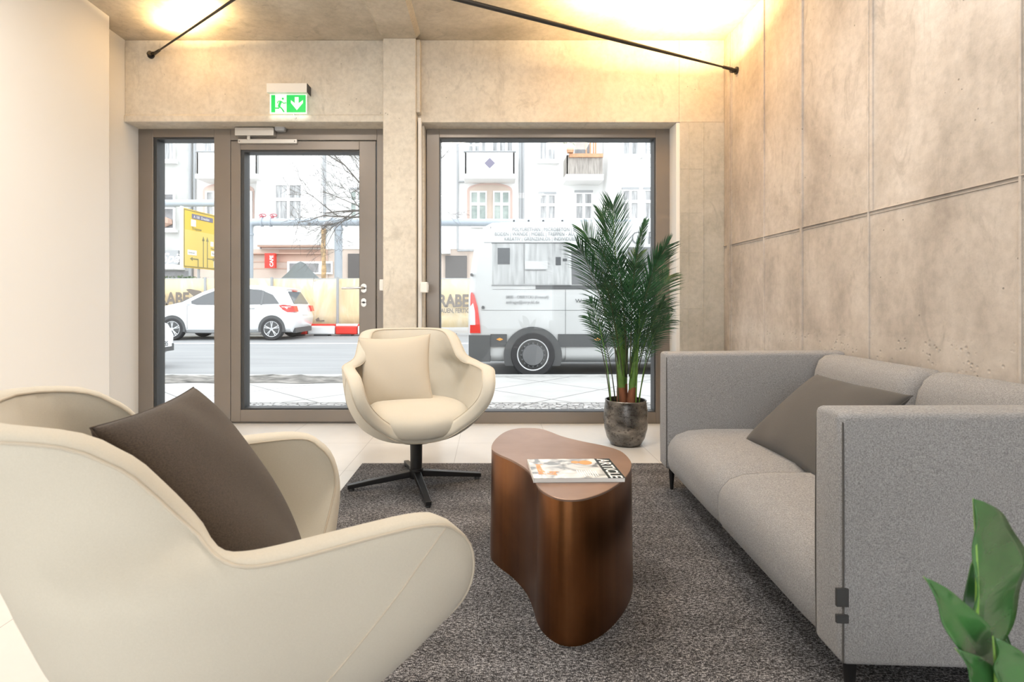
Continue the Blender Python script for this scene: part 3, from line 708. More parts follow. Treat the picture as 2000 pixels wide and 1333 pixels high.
seat_cush(AT-0.003, mid-0.001); seat_cush(mid+0.001, SL-AT+0.003)
def back_cush(y0, y1):
    bm = bmesh.new(); prof = [(0.86,0.15),(0.64,0.15),(0.645,0.30),(0.66,0.42),(0.675,0.54),(0.69,0.62),(0.705,0.662),(0.735,0.686),(0.78,0.694),(0.825,0.688),(0.85,0.66),(0.86,0.60)]
    N = 14; prev = None
    for i in range(N+1):
        s = i/N; y = y0+(y1-y0)*s; e = min(s, 1-s)*(y1-y0); k = 1-max(0, 1-e/0.06)**2.2
        vs = [bm.verts.new((x+(0.03*(1-k) if x < 0.74 and z > 0.2 else 0), y, z-(0.022*(1-k) if z > 0.64 else 0))) for x, z in prof]
        if prev:
            for q in range(len(prof)): bm.faces.new((prev[q], prev[(q+1) % len(prof)], vs[(q+1) % len(prof)], vs[q]))
        else: bm.faces.new(vs)
        prev = vs
    bm.faces.new(prev[::-1]); return mobj('back_cushion', bm, M['sofa'], sofa, smooth=True, autos=60)
back_cush(AT-0.003, mid-0.001); back_cush(mid+0.001, SL-AT+0.003)
for x, y in ((0.045, 0.05), (0.045, SL-0.055), (SD-0.05, 0.05), (SD-0.05, SL-0.055)):
    bm = bmesh.new(); LATHE(bm, [(0, 0.125), (0.017, 0.125), (0.008, 0.0), (0, 0.0)], 16, (x, y, 0)); mobj('leg', bm, M['black'], sofa, smooth=True, autos=40)
for z0, z1 in ((0.255, 0.295), (0.218, 0.236)):
    bm = B(bmesh.new(), -0.014, 0.012, -0.004, 0.003, z0, z1); mobj('label_tag', bm, M['gasket'], sofa, label='small black fabric tag')
cushion('throw_cushion', 'dark grey plain cushion leaning in the middle of the grey sofa', 0.56, 0.15, M['grey_cushion'], (1.30, 2.19, 0.478), (0.0, -1.0, 0.0), (0.29, 0.0, 0.265), 9, 0.08, 0.78)

# ------------------------------------------------------------------ potted palm
random.seed(11)
PC = Vector((0.905, 3.69, 0)); palm = thing('potted_palm', 'tall feathery green palm in a hammered metal pot by the window', 'potted plant', PC)
prof = [(0,0.004),(0.085,0.0),(0.10,0.008),(0.124,0.05),(0.140,0.11),(0.1445,0.17),(0.142,0.23),(0.136,0.272),(0.133,0.290),(0.136,0.297),(0.133,0.301),(0.127,0.299),(0.127,0.26),(0.10,0.25),(0,0.25)]
mobj('pot', LATHE(bmesh.new(), prof, 48), M['pot'], palm, smooth=True, autos=50)
mobj('soil', LATHE(bmesh.new(), [(0,0.275),(0.06,0.272),(0.128,0.262),(0.128,0.25),(0,0.25)], 32), M['soil'], palm, smooth=True)
# thick trunks
for (x, y, r, h, lx, ly) in ((-0.030, -0.02, 0.027, 0.62, -0.02, 0.0), (0.028, -0.03, 0.024, 0.60, 0.045, 0.0), (0.0, 0.045, 0.020, 0.6, 0.01, 0.03)):
    tk = tube('trunk', catmull([(x, y, 0.25), (x+lx*0.2, y, 0.40), (x+lx*0.6, y+ly*0.5, 0.55), (x+lx, y+ly, 0.25+h)], 4), [r*0.9]*4+[r]*4+[r*0.8]*4+[r*0.35], M['stem'], palm, 12)
    bm = bmesh.new(); TUBE(bm, [(x, y, 0.25), (x, y, 0.30), (x+lx*0.3, y, 0.37+random.uniform(0, 0.03))], [r*1.22, r*1.25, r*1.02], 10, False); mobj('husk', bm, M['husk'], tk, smooth=True)
def frond(bx, by, bz, tip, lean, nl, ll, drop, width=0.0056, start=0.35, roll=0.0, fold=0.55):
    """bx,by,bz: root; tip: local tip; lean: mid control offset"""
    P0 = Vector((bx, by, bz)); P3 = Vector(tip); d = P3-P0
    P1 = P0+Vector((d.x*0.12, d.y*0.12, d.z*0.42))+Vector(lean)*0.4; P2 = P0+Vector((d.x*0.55, d.y*0.55, d.z*0.88))+Vector(lean)
    def c(s): return P0*(1-s)**3+P1*3*s*(1-s)**2+P2*3*s*s*(1-s)+P3*s**3
    pts = [c(i/24) for i in range(25)]
    bm = TUBE(bmesh.new(), pts, [0.0048*(1-0.78*i/24) for i in range(25)], 6)
    fr = mobj('frond_stalk', bm, M['stem_dark'] if random.random() < 0.5 else M['stem'], palm, smooth=True)
    bm = bmesh.new()
    side0 = d.cross(Vector((math.cos(roll), math.sin(roll), 0.0))); 
    if side0.length < 1e-3: side0 = Vector((1,0,0))
    for i in range(nl):
        s = start+(1-start)*(i+0.5)/nl
        p = c(s); tdir = (c(min(1, s+0.02))-c(s-0.02)).normalized()
        sd = (Vector((math.cos(roll), math.sin(roll), 0))); sd = (sd-tdir*sd.dot(tdir)).normalized(); up = sd.cross(tdir)
        prof = math.sin(math.pi*min(1, 0.12+0.80*(i/nl)))**0.6
        L = 1.12*ll*prof*random.uniform(0.9, 1.08)
        for sg_ in (1, -1):
            ang = R(random.uniform(34, 46))*(1-0.35*(i/nl))
            dirv = (tdir*math.cos(ang)+(sd*sg_*math.cos(fold)+up*math.sin(fold)*random.uniform(0.5, 1.2))*math.sin(ang)).normalized()
            wv = dirv.cross(up+sd*0.3*sg_).normalized()
            q0 = p; segs = 4; last = None
            for k in range(segs+1):
                a = k/segs; q = p+dirv*L*a+Vector((0, 0, -drop*L*a*a)); wd_ = width*(0.45 if k == 0 else (1.0 if k < 3 else 0.72 if k == 3 else 0.05))
                e = (bm.verts.new(q-wv*wd_/2), bm.verts.new(q+up*wd_*0.22), bm.verts.new(q+wv*wd_/2))
                if last:
                    bm.faces.new((last[0], last[1], e[1], e[0])); bm.faces.new((last[1], last[2], e[2], e[1]))
                last = e
    o = mobj('frond', bm, M['leaf'], fr, smooth=False)
    return o
def T(u, v, dy=0.0):
    p = at(u, v, 3.69+dy); return (p.x-PC.x, dy, p.z)
fr = [ # root x, y, tip pixel (u,v), depth offset, lean x, leaflets, length, drop
 (-0.03, 0.0, 1197, 400, -0.02, -0.02, 54, 0.20, 0.05, 0.42), (-0.02, 0.03, 1176, 418, 0.14, 0.0, 46, 0.18, 0.10, 0.45),
 (-0.03, -0.02, 1140, 452, 0.05, -0.02, 48, 0.19, 0.15, 0.40), (-0.04, -0.03, 1128, 480, -0.12, -0.05, 50, 0.21, 0.20, 0.36),
 (-0.02, 0.02, 1168, 470, -0.16, 0.0, 44, 0.18, 0.15, 0.40), (0.01, 0.03, 1262, 432, 0.05, 0.0, 42, 0.07, 0.0, 0.45),
 (0.03, 0.0, 1303, 480, 0.06, 0.03, 46, 0.17, 0.10, 0.42), (0.03, -0.03, 1290, 500, -0.14, 0.02, 46, 0.18, 0.12, 0.38),
 (0.04, -0.02, 1306, 540, 0.12, 0.05, 46, 0.18, 0.2, 0.36), (0.02, -0.04, 1240, 520, -0.22, 0.0, 44, 0.17, 0.15, 0.34),
 (0.0, -0.03, 1205, 505, -0.20, 0.0, 44, 0.17, 0.12, 0.34), (-0.03, -0.04, 1180, 540, -0.25, -0.03, 42, 0.17, 0.25, 0.30),
 (0.02, 0.05, 1245, 500, 0.20, 0.0, 42, 0.17, 0.15, 0.36), (0.05, -0.02, 1296, 590, -0.10, 0.06, 40, 0.17, 0.25, 0.30),
 (0.0, 0.0, 1228, 560, -0.10, 0.0, 42, 0.16, 0.2, 0.30), (-0.02, 0.06, 1190, 560, 0.22, -0.03, 40, 0.16, 0.2, 0.32),
 (0.03, 0.02, 1270, 560, 0.05, 0.02, 40, 0.16, 0.15, 0.30), (0.02, -0.05, 1265, 610, -0.2, 0.03, 38, 0.15, 0.3, 0.25),
]
for i, (x, y, u, v, dy, lx, nl, ll, drop, st) in enumerate(fr):
    frond(x, y, 0.45, T(u, v, dy), (lx, 0, 0), nl, ll, drop, start=st-0.08, roll=random.uniform(-0.5, 0.5), fold=random.uniform(0.2, 0.7))
# thin outer stalks rising from the soil, their fronds hanging outwards
for (x, y, u, v, dy, nl) in ((-0.10, -0.02, 1153, 590, 0.0, 26), (-0.095, 0.03, 1150, 620, 0.08, 24), (-0.06, -0.06, 1190, 600, -0.08, 26), (0.085, 0.0, 1306, 625, 0.03, 26), (0.075, -0.05, 1285, 640, -0.10, 24), (0.06, 0.05, 1298, 600, 0.12, 24), (-0.055, 0.06, 1170, 640, 0.10, 22), (0.05, -0.07, 1250, 600, -0.15, 24)):
    frond(x, y, 0.26, T(u, v, dy), (0.01 if x > 0 else -0.01, 0, 0.02), nl, 0.13, 0.35, start=0.45, roll=random.uniform(-0.4, 0.4), fold=0.4)

# ------------------------------------------------------------------ foreground rubber plant on the right edge
fg = thing('rubber_plant', 'blurred broad glossy green leaves of a plant at the near right corner', 'potted plant', (0.56, 0.60, FLOOR_RUG))
def leafmat():
    g = G('glossy_rubber_leaf'); n = g.noise(g.map(), 9, 3)
    g.set('Base Color', g.ramp(n, [(0.35, (0.018,0.07,0.022)), (0.65, (0.05,0.16,0.045))])); g.set('Roughness', 0.22); g.set('Specular IOR Level', 0.6)
    g.bump(g.noise(g.map(scale=(1,1,3)), 22, 2), 0.25, 0.004); return g.m
M['rubber'] = leafmat(); M['vein'] = mat('pale_green_leaf_vein', (0.22,0.42,0.08), 0.4); M['fgpot'] = mat('dark_planter', (0.03,0.03,0.032), 0.5)
mobj('pot', LATHE(bmesh.new(), [(0,0),(0.10,0),(0.135,0.28),(0.14,0.30),(0.128,0.30),(0.12,0.27),(0,0.27)], 32), M['fgpot'], fg, smooth=True, autos=40)
mobj('soil', LATHE(bmesh.new(), [(0,0.28),(0.122,0.275)], 24), M['soil'], fg)
stp = [Vector((0.0,0,0.27)), Vector((0.0,0.0,0.40)), Vector((-0.035,-0.02,0.50)), Vector((-0.055,-0.03,0.58))]
tube('stem', catmull(stp, 4), 0.006, M['stem'], fg, 8)
def big_leaf(base, tip, wdir, wl, wr, fold=0.25, curl=0.1, nm='leaf'):
    b, tp_ = Vector(base), Vector(tip); ax = tp_-b; L = ax.length; ax.normalize()
    W = Vector(wdir); W = (W-ax*W.dot(ax)).normalized(); Nn = W.cross(ax)
    bm = bmesh.new(); K = 30; J = 6; rows = []
    for i in range(K+1):
        s = i/K; prof = (s**0.6)*(1-s)**0.85*1.9 if 0 < s < 1 else 0.0
        c = b+ax*L*s+Nn*(curl*L*math.sin(math.pi*s))
        row = []
        for j in range(-J, J+1):
            a = j/J; wv = (wr if a > 0 else wl)*prof
            ripple = 0.003*math.sin(5*s*math.pi)*abs(a)
            row.append(bm.verts.new(c+W*(wv*a)+Nn*(fold*wv*abs(a)+ripple)))
        rows.append(row)
    for A, C in zip(rows, rows[1:]):
        for j in range(2*J): bm.faces.new((A[j], A[j+1], C[j+1], C[j]))
    bmesh.ops.remove_doubles(bm, verts=bm.verts, dist=1e-5)
    lf = mobj(nm, bm, M['rubber'], fg, smooth=True)
    sm = lf.modifiers.new('t', 'SOLIDIFY'); sm.thickness = 0.0012
    tube('midrib', [b+ax*L*s+Nn*(curl*L*math.sin(math.pi*s)-0.0012) for s in [i/12 for i in range(13)]], [0.0028*(1-0.07*i) for i in range(13)], M['vein'], lf, 6)
def L_(u, v, Y): return at(u, v, Y)-Vector((0.56, 0.60, FLOOR_RUG))
big_leaf(L_(1903, 1310, 0.57), L_(1903, 975, 0.55), (1, 0.35, 0), 0.006, 0.135, -0.10, 0.02)
big_leaf(L_(1935, 1335, 0.56), L_(1806, 1128, 0.53), (0.7, 0.2, 0.4), 0.03, 0.03, 0.25, 0.05)
big_leaf(L_(1955, 1400, 0.55), L_(1868, 1268, 0.52), (0.8, 0.3, 0.3), 0.022, 0.03, 0.3, 0.05)
big_leaf(L_(1945, 1420, 0.53), L_(1942, 1245, 0.51), (1, 0.4, 0.0), 0.008, 0.05, 0.5, 0.02)
big_leaf(L_(1960, 1440, 0.60), L_(1900, 1095, 0.66), (1, -0.3, 0.2), 0.03, 0.03, 0.3, -0.03)
big_leaf(L_(1975, 1400, 0.60), L_(2090, 1010, 0.64), (1, 0.3, 0.2), 0.05, 0.05, 0.3, 0.04)

# ================================================================== the street outside
SZ = -0.13                                            # road level
M['asphalt'] = mat('pale_worn_asphalt', (0.27,0.275,0.28), 0.85, var=0.10, vscale=1.2, stretch=(0.3,2.5,1), bump=0.4, bscale=40)
M['slabs'] = tiles('granite_sidewalk_slabs', (0.46,0.455,0.445), (0.20,0.20,0.195), 0.9, 0.9, 0, 0, w=0.02, rough=0.8, rot=R(45), var=0.08)
def cobblemat():
    g = G('small_mosaic_cobbles'); v = g.map(); d = g.vor(v, 15, feature='DISTANCE_TO_EDGE'); n = g.noise(v, 25, 3)
    c = g.ramp(g.math('ADD', g.vor(v, 15, 'Color'), 0.0), [(0.1, (0.27,0.265,0.26)), (0.9, (0.56,0.55,0.54))])
    c = g.mix(g.ramp(d, [(0.03, 1.0), (0.09, 0.0)]), c, (0.11,0.105,0.10)); g.set('Base Color', c); g.set('Roughness', 0.85); g.bump(g.ramp(d, [(0.0, 0.0), (0.2, 1.0)]), 0.6, 0.01); return g.m
M['cobble'] = cobblemat()
M['dirt'] = mat('muddy_planting_strip', (0.19,0.18,0.165), 0.95, var=0.75, vscale=3.5, stretch=(1,2.5,1), bump=1.0, bscale=12, detail=8)
M['kerb'] = mat('granite_kerb', (0.42,0.42,0.41), 0.8, var=0.15, vscale=8)
M['whiteline'] = mat('white_road_paint', (0.8,0.8,0.8), 0.6)
structure(box('street_road', -30, 25, 7.6, 18.0, SZ-0.2, SZ, M['asphalt']))
structure(box('street_far_sidewalk', -30, 25, 18.0, 26.2, SZ-0.2, SZ+0.06, M['slabs']))
structure(box('street_sidewalk', -30, 25, 5.55, 7.42, SZ-0.2, -0.06, M['slabs']))
structure(box('street_cobble_strip', -30, 25, WY+0.10, 5.55, -0.3, -0.062, M['cobble']))
structure(box('street_kerb', -30, 25, 7.42, 7.6, SZ-0.2, -0.045, M['kerb'], bevel=0.01))
structure(box('street_line', -30, 25, 14.25, 14.42, SZ, SZ+0.004, M['whiteline']))
# uneven planting bed in front of the door
bm = bmesh.new(); random.seed(3); nx, ny = 60, 10; vv = []
for i in range(nx+1):
    for j in range(ny+1):
        x = -7.5+i*6.0/nx; y = 6.85+j*0.62/ny+0.04*math.sin(i*0.7)
        e = min(i, nx-i, 6)/6*min(j, ny-j, 2)/2
        vv.append(bm.verts.new((x, y, -0.055+0.05*e*random.uniform(0.1, 1))))
for i in range(nx):
    for j in range(ny): a = i*(ny+1)+j; bm.faces.new((vv[a], vv[a+ny+1], vv[a+ny+2], vv[a+1]))
structure(mobj('street_planting_strip', bm, M['dirt'], smooth=True))

# ---- buildings across the street
FY = 26.0
M['render_white'] = mat('white_painted_render', (0.84,0.84,0.83), 0.85, var=0.02, vscale=0.6)
M['render_grey'] = mat('grey_weathered_render', (0.52,0.52,0.50), 0.9, var=0.12, vscale=1.2, bump=0.6, bscale=14, detail=8)
M['render_pink'] = mat('pale_pink_render', (0.62,0.47,0.42), 0.85)
M['stone_beige'] = mat('beige_stone_base', (0.60,0.50,0.43), 0.85, var=0.07, vscale=1.5)
M['stone_pink'] = mat('salmon_stone_base', (0.58,0.40,0.32), 0.85, var=0.07, vscale=1.5)
M['win_frame'] = mat('white_window_frame', (0.84,0.84,0.84), 0.5)
def panemat(name, a, b, sc=(6, 1, 0.6)):
    g = G(name); n = g.noise(g.map(scale=sc), 1.6, 4, 0.6); g.set('Base Color', g.ramp(n, [(0.35, a), (0.65, b)])); g.set('Roughness', 0.15); g.set('Specular IOR Level', 0.5); return g.m
M['pane_grey'] = panemat('curtained_window_pane', (0.22,0.225,0.23), (0.52,0.52,0.52)); M['pane_green'] = panemat('greenish_window_pane', (0.24,0.29,0.27), (0.40,0.45,0.42), (1, 1, 1)); M['pane_dark'] = panemat('dark_window_pane', (0.16,0.16,0.165), (0.30,0.30,0.31), (1, 1, 1))
M['drain'] = mat('grey_downpipe', (0.36,0.37,0.38), 0.6); M['slate'] = mat('lilac_grey_tile', (0.20,0.185,0.25), 0.6); M['dark_opening'] = mat('dark_doorway', (0.11,0.10,0.095), 0.7)
def fx(u, Y=FY): return (u-PX)*Y/F
def fz(v, Y=FY): return EYE-(v-PY)*Y/F
def window(par, u0, u1, v0, v1, pane, cols=2, tr=0.42, sill=True, Y=FY, lower=None):
    x0, x1, z1, z0 = fx(u0, Y), fx(u1, Y), fz(v0, Y), fz(v1, Y)
    bm = bmesh.new(); rect_frame(bm, x0, x1, z0, z1, 0.07, 0.07, 0.07, 0.07, Y-0.10, Y+0.02)
    for k in range(1, cols): xc = x0+(x1-x0)*k/cols; B(bm, xc-0.06, xc+0.06, Y-0.09, Y+0.02, z0+0.07, z1-0.07)
    if tr: zc = z1-(z1-z0)*tr; B(bm, x0+0.07, x1-0.07, Y-0.10, Y+0.02, zc-0.07, zc+0.07)
    if sill: B(bm, x0-0.12, x1+0.12, Y-0.22, Y+0.02, z0-0.14, z0)
    f = mobj('window', bm, M['win_frame'], par)
    box('pane', x0+0.05, x1-0.05, Y-0.05, Y+0.01, z0+0.05, z1-0.05, pane, f)
    box('window_head', x0, x1, Y-0.14, Y+0.01, z1, z1+0.10, M['drain'], f) if sill else None
    return f
def arch_poly(u0, u1, vspring, vtop, vbase, n=14):
    x0, x1 = fx(u0), fx(u1); xc = (x0+x1)/2; hw = (x1-x0)/2; zs, zt, zb = fz(vspring), fz(vtop), fz(vbase)
    return [(x0, zb), (x1, zb)]+[(xc+hw*math.cos(math.pi*k/n), zs+(zt-zs)*math.sin(math.pi*k/n)**0.8) for k in range(n+1)]
TOPZ = 14.5
gb = thing('apartment_building', 'weathered grey rendered house at far left behind the yellow road sign', 'building', (0,0,0))
mobj('wall', B(bmesh.new(), -28, fx(377)-0.02, FY, FY+8, SZ, TOPZ), M['render_grey'], gb)
window(gb, 296, 343, 262, 315, M['pane_grey'], 1, 0); window(gb, 296, 343, 378, 400, M['pane_dark'], 1, 0, False); window(gb, 296, 343, 406, 449, M['pane_dark'], 1, 0)
mobj('poinsettia', LATHE(bmesh.new(), [(0,0.22),(0.3,0.1),(0.32,-0.1),(0,-0.25)], 9, (fx(326), FY-0.12, fz(434))), M['stone_pink'], gb)
sb = box('shop_sign_board', fx(300), fx(352), FY-0.18, FY, fz(517), fz(490), M['drain'], gb)
text('shop_lettering', 'Späti', 0.62, (fx(318), FY-0.185, fz(513)), M['win_frame'], gb, shear=0.4, bold=0.01)
box('awning', fx(300), fx(362), FY-1.0, FY, fz(528), fz(519), M['render_white'], gb); box('shop_front', fx(300), fx(374), FY-0.06, FY, SZ, fz(530), M['pane_dark'], gb)
tube('downpipe', [(fx(374), FY-0.12, SZ), (fx(374), FY-0.12, TOPZ)], 0.07, M['drain'], gb)

wb = thing('apartment_building', 'long white apartment house with balconies, arches and a beige stone base', 'building', (0,0,0))
x0, x1 = fx(378), 22
mobj('wall', B(bmesh.new(), x0, x1, FY, FY+9, fz(487), TOPZ), M['render_white'], wb)
mobj('stone_base', B(bmesh.new(), x0, fx(640), FY+0.0, FY+9, SZ, fz(487)), M['stone_beige'], wb)
mobj('stone_base', B(bmesh.new(), fx(640), x1, FY+0.05, FY+9, SZ, fz(487)), M['stone_beige'], wb)
# projecting bay over the base
bm = B(bmesh.new(), fx(511), fx(634), FY-0.55, FY+0.1, fz(481), TOPZ); mobj('bay', bm, M['render_white'], wb)
mobj('bay_soffit', B(bmesh.new(), fx(511), fx(634), FY-0.5, FY+0.1, fz(484), fz(481)), M['stone_pink'], wb)
BYY = FY-0.55
window(wb, 537, 592, 360, 440, M['pane_grey'], 2, 0.38, False, BYY); window(wb, 537, 592, 205, 275, M['pane_grey'], 2, 0.38, True, BYY)
window(wb, 625, 632, 363, 430, M['pane_dark'], 1, 0.38, False, BYY)
window(wb, 684, 712, 372, 432, M['pane_green'], 2, 0.38); window(wb, 684, 730, 250, 300, M['pane_grey'], 2, 0.38)
# balconies
def balcony(u0, u1, v0, v1, diamond):
    Yb = FY-1.0; bm = bmesh.new()
    s = Yb/FY; 
    X0, X1 = fx(u0, Yb), fx(u1, Yb); Z0, Z1 = fz(v1, Yb), fz(v0, Yb)
    B(bm, X0, X1, Yb, Yb+0.12, Z0+0.0, Z1); B(bm, X0, X0+0.12, Yb, FY+0.05, Z0, Z1); B(bm, X1-0.12, X1, Yb, FY+0.05, Z0, Z1)
    B(bm, X0-0.04, X1+0.04, Yb-0.04, FY+0.05, Z0-0.10, Z0+0.12)
    b = mobj('balcony', bm, M['render_white'], wb, bevel=0.03)
    box('coping', X0-0.04, X1+0.04, Yb-0.05, Yb+0.16, Z1, Z1+0.05, M['drain'], b)
    if diamond:
        xc, zc, r = (X0+X1)/2, (Z0+Z1)/2+0.05, 0.235
        mobj('diamond_ornament', PRISM(bmesh.new(), [(xc-r, zc), (xc, zc-r), (xc+r, zc), (xc, zc+r)], Yb-0.03, Yb+0.01), M['slate'], b)
balcony(907, 1006, 297, 345, True); balcony(383, 503, 297, 345, False)
def arch(u0, u1, pairs):
    a = mobj('arch_surround', PRISM(bmesh.new(), arch_poly(u0, u1, 374, 358, 440), FY-0.06, FY+0.05), M['render_pink'], wb)
    mobj('arch_field', PRISM(bmesh.new(), arch_poly(u0+5, u1-5, 376, 362, 440), FY-0.09, FY+0.05), M['stone_beige'], wb)
    for p0, p1, pm in pairs: window(wb, p0, p1, 374, 445, pm, 2, 0.36, False, FY-0.11)
arch(912, 1001, [(918, 951, M['pane_green']), (963, 996, M['pane_green'])]); arch(397, 497, [(403, 436, M['pane_grey']), (458, 493, M['pane_green'])])
for p0, p1 in ((913, 951), (960, 1003)): window(wb, p0, p1, 235, 300, M['pane_grey'], 3, 0, False)
window(wb, 395, 440, 235, 300, M['pane_grey'], 2, 0, False); window(wb, 455, 497, 235, 300, M['pane_grey'], 2, 0, False)
window(wb, 1052, 1086, 272, 315, M['pane_grey'], 2, 0); window(wb, 1052, 1086, 380, 430, M['pane_grey'], 2, 0.42); window(wb, 1122, 1157, 377, 430, M['pane_grey'], 2, 0.45)
window(wb, 1214, 1247, 262, 305, M['pane_grey'], 2, 0); window(wb, 1256, 1290, 262, 305, M['pane_grey'], 2, 0)
window(wb, 1214, 1247, 371, 430, M['pane_grey'], 2, 0.40); window(wb, 1256, 1290, 371, 430, M['pane_grey'], 2, 0.40)
window(wb, 1330, 1370, 371, 430, M['pane_grey'], 2, 0.40); window(wb, 1330, 1370, 250, 305, M['pane_grey'], 2, 0); window(wb, 775, 815, 371, 430, M['pane_grey'], 2, 0.40); window(wb, 775, 815, 250, 305, M['pane_grey'], 2, 0)
# wooden screened balcony
M['cane'] = mat('cane_balcony_screen', (0.34,0.31,0.28), 0.8, var=0.35, vscale=3, stretch=(9,1,0.6)); M['wood_warm'] = mat('orange_brown_planter_wood', (0.55,0.30,0.17), 0.7, var=0.2, vscale=5)
Yb = FY-1.1; X0, X1 = fx(1107, Yb), fx(1177, Yb)
bm = B(bmesh.new(), X0-0.05, X1+0.05, Yb, FY+0.05, fz(352, Yb), fz(340, Yb)); bal = mobj('balcony', bm, M['render_white'], wb, bevel=0.02)
bm = B(bmesh.new(), X0, X1, Yb, Yb+0.05, fz(340, Yb), fz(303, Yb)); B(bm, X0, X0+0.05, Yb, FY, fz(340, Yb), fz(303, Yb)); mobj('cane_screen', bm, M['cane'], bal)
box('planter', X0+0.1, X1, Yb-0.1, Yb+0.12, fz(308, Yb), fz(301, Yb), M['wood_warm'], bal)
bm = bmesh.new()
for u in (1138, 1146, 1152, 1156): B(bm, fx(u), fx(u)+0.06, Yb+0.3, Yb+0.36, fz(303, Yb), fz(262, Yb))
mobj('wood_post', bm, M['wood_warm'], bal)
box('balcony_door', fx(1122), fx(1150), FY-0.08, FY, fz(303), fz(250), M['pane_dark'], bal); box('door_leaf', fx(1152), fx(1176), FY-0.08, FY, fz(303), fz(250), M['win_frame'], bal)
M['twig'] = mat('grey_brown_bark', (0.13,0.115,0.10), 0.9); M['green_far'] = mat('grey_green_foliage', (0.10,0.15,0.08), 0.8, var=0.4, vscale=5)
bm = bmesh.new(); random.seed(8)
for k in range(26):
    c = Vector((fx(1113, Yb)+random.gauss(0, 0.13), Yb-0.1+random.gauss(0, 0.08), fz(285, Yb)+random.gauss(0, 0.2))); q = [bm.verts.new(c+Vector((random.gauss(0, 0.06), random.gauss(0, 0.04), random.gauss(0, 0.06)))) for _ in range(3)]; bm.faces.new(q)
mobj('balcony_plant', bm, M['green_far'], bal); mobj('plant_pot', LATHE(bmesh.new(), [(0,0),(0.14,0),(0.18,0.2),(0,0.2)], 12, (fx(1113, Yb), Yb-0.1, fz(300, Yb))), M['wood_warm'], bal)
mobj('side_wing', B(bmesh.new(), fx(1178), fx(1186), FY-1.1, FY+0.05, fz(445), TOPZ), M['render_white'], wb)
for u, r in ((894, 0.055), (1016.5, 0.07), (1021.5, 0.06), (633.5, 0.085), (509, 0.05), (380, 0.06)):
    Y_ = BYY-0.0 if u == 633.5 else FY-0.1
    tube('downpipe', [(fx(u, Y_), Y_, fz(487)), (fx(u, Y_), Y_, TOPZ)], r, M['drain'], wb)
tube('downpipe', [(fx(894), FY-0.1, fz(356)), (fx(916), FY-0.12, fz(356)), (fx(920), FY-0.12, fz(350))], 0.05, M['drain'], wb)
tube('downpipe', [(fx(894), FY-0.1, fz(487)), (fx(894), FY-0.1, fz(490)), (fx(925), FY-0.12, fz(490))], 0.05, M['drain'], wb)
# stone base details
def base_box(nm, u0, u1, v0, v1, m, dy=0.06, p=None): return box(nm, fx(u0), fx(u1), FY-dy, FY+0.02, fz(v1), fz(v0), m, p or wb)
base_box('doorway', 870, 912, 500, 560, M['dark_opening']); base_box('doorway', 680, 708, 496, 560, M['dark_opening']); base_box('doorway', 940, 1000, 500, 560, M['dark_opening'])
bw = base_box('shop_window', 562, 650, 511, 536, M['win_frame'], 0.08)
for u0, u1 in ((567, 584), (593, 623), (633, 647)): base_box('pane', u0, u1, 515, 532, M['pane_dark'], 0.11, bw)
bm = bmesh.new()
for v in (498, 512, 525): B(bm, fx(480), fx(562), FY-0.02, FY+0.01, fz(v)-0.02, fz(v)+0.02)
B(bm, fx(480), fx(634), FY-0.25, FY+0.01, fz(497), fz(495)); mobj('stone_courses', bm, M['stone_pink'], wb)
base_box('stone_panel', 545, 640, 488, 511, M['stone_pink'], 0.03)
base_box('render_panel', 858, 880, 486, 497, M['render_white'], 0.5)
M['red'] = mat('bright_red_plastic', (0.72,0.035,0.02), 0.4)
rs_ = thing('shop_sign', 'small red vertical shop sign on the stone base of the white house', 'sign', (fx(535.5), FY-0.42, fz(511)))
box('board', -0.23, 0.23, -0.12, 0.12, -0.34, 0.34, M['red'], rs_); box('bracket', -0.05, 0.05, 0.12, 0.165, 0.1, 0.40, M['drain'], rs_)
text('lettering', 'CAFE', 0.22, (0.16, -0.125, -0.28), M['win_frame'], rs_, (R(90), R(-90), 0), bold=0.006)

# ---- big grey-blue construction pipes
M['pipe'] = mat('pale_blue_grey_pipe', (0.40,0.45,0.50), 0.45, var=0.06, vscale=2); PYY = 19.2
def pp(u, v, Y=PYY): return at(u, v, Y)
t = thing('street_pipe', 'pale blue raised construction pipe with two uprights crossing behind the door', 'pipe', (pp(487, 590).x, PYY, SZ+0.06))
o_ = t.location.copy(); r = 0.13
zb = SZ+0.06
tube('elbow_pipe', [p-o_ for p in [Vector((pp(487,590).x, PYY, zb)), pp(487, 446), pp(489, 438), pp(495, 434.5), pp(506, 434), pp(700, 434), pp(1240, 436)]], r, M['pipe'], t, 20)
tube('upright', [p-o_ for p in [Vector((pp(661,590).x, PYY, zb)), pp(661, 440)]], 0.135, M['pipe'], t, 20)
for u in (512, 529, 648, 676): tube('flange', [pp(u-1.6, 434)-o_, pp(u+1.6, 434)-o_], 0.165, M['pipe'], t, 20)
tube('flange', [pp(487, 456)-o_, pp(487, 460)-o_], 0.15, M['pipe'], t, 20); tube('flange', [pp(661, 446)-o_, pp(661, 450)-o_], 0.17, M['pipe'], t, 20)
M['valve'] = mat('faded_red_valve', (0.42,0.12,0.14), 0.6)
for u in (509, 530):
    tube('valve', [pp(u, 440)-o_, pp(u, 428)-o_, pp(u+4, 421)-o_], 0.06, M['valve'], t, 8)
    tube('valve_wheel', [pp(u+4, 421)+Vector((0.12*math.cos(a*0.785), 0, 0.05*math.sin(a*0.785)))-o_ for a in range(8)], 0.02, M['valve'], t, 6, True)
t = thing('street_pipe', 'pale grey raised pipe crossing above the yellow road sign at the left', 'pipe', (pp(380, 397).x, PYY+0.3, SZ+0.06)); o_ = t.location.copy(); q = PYY+0.3
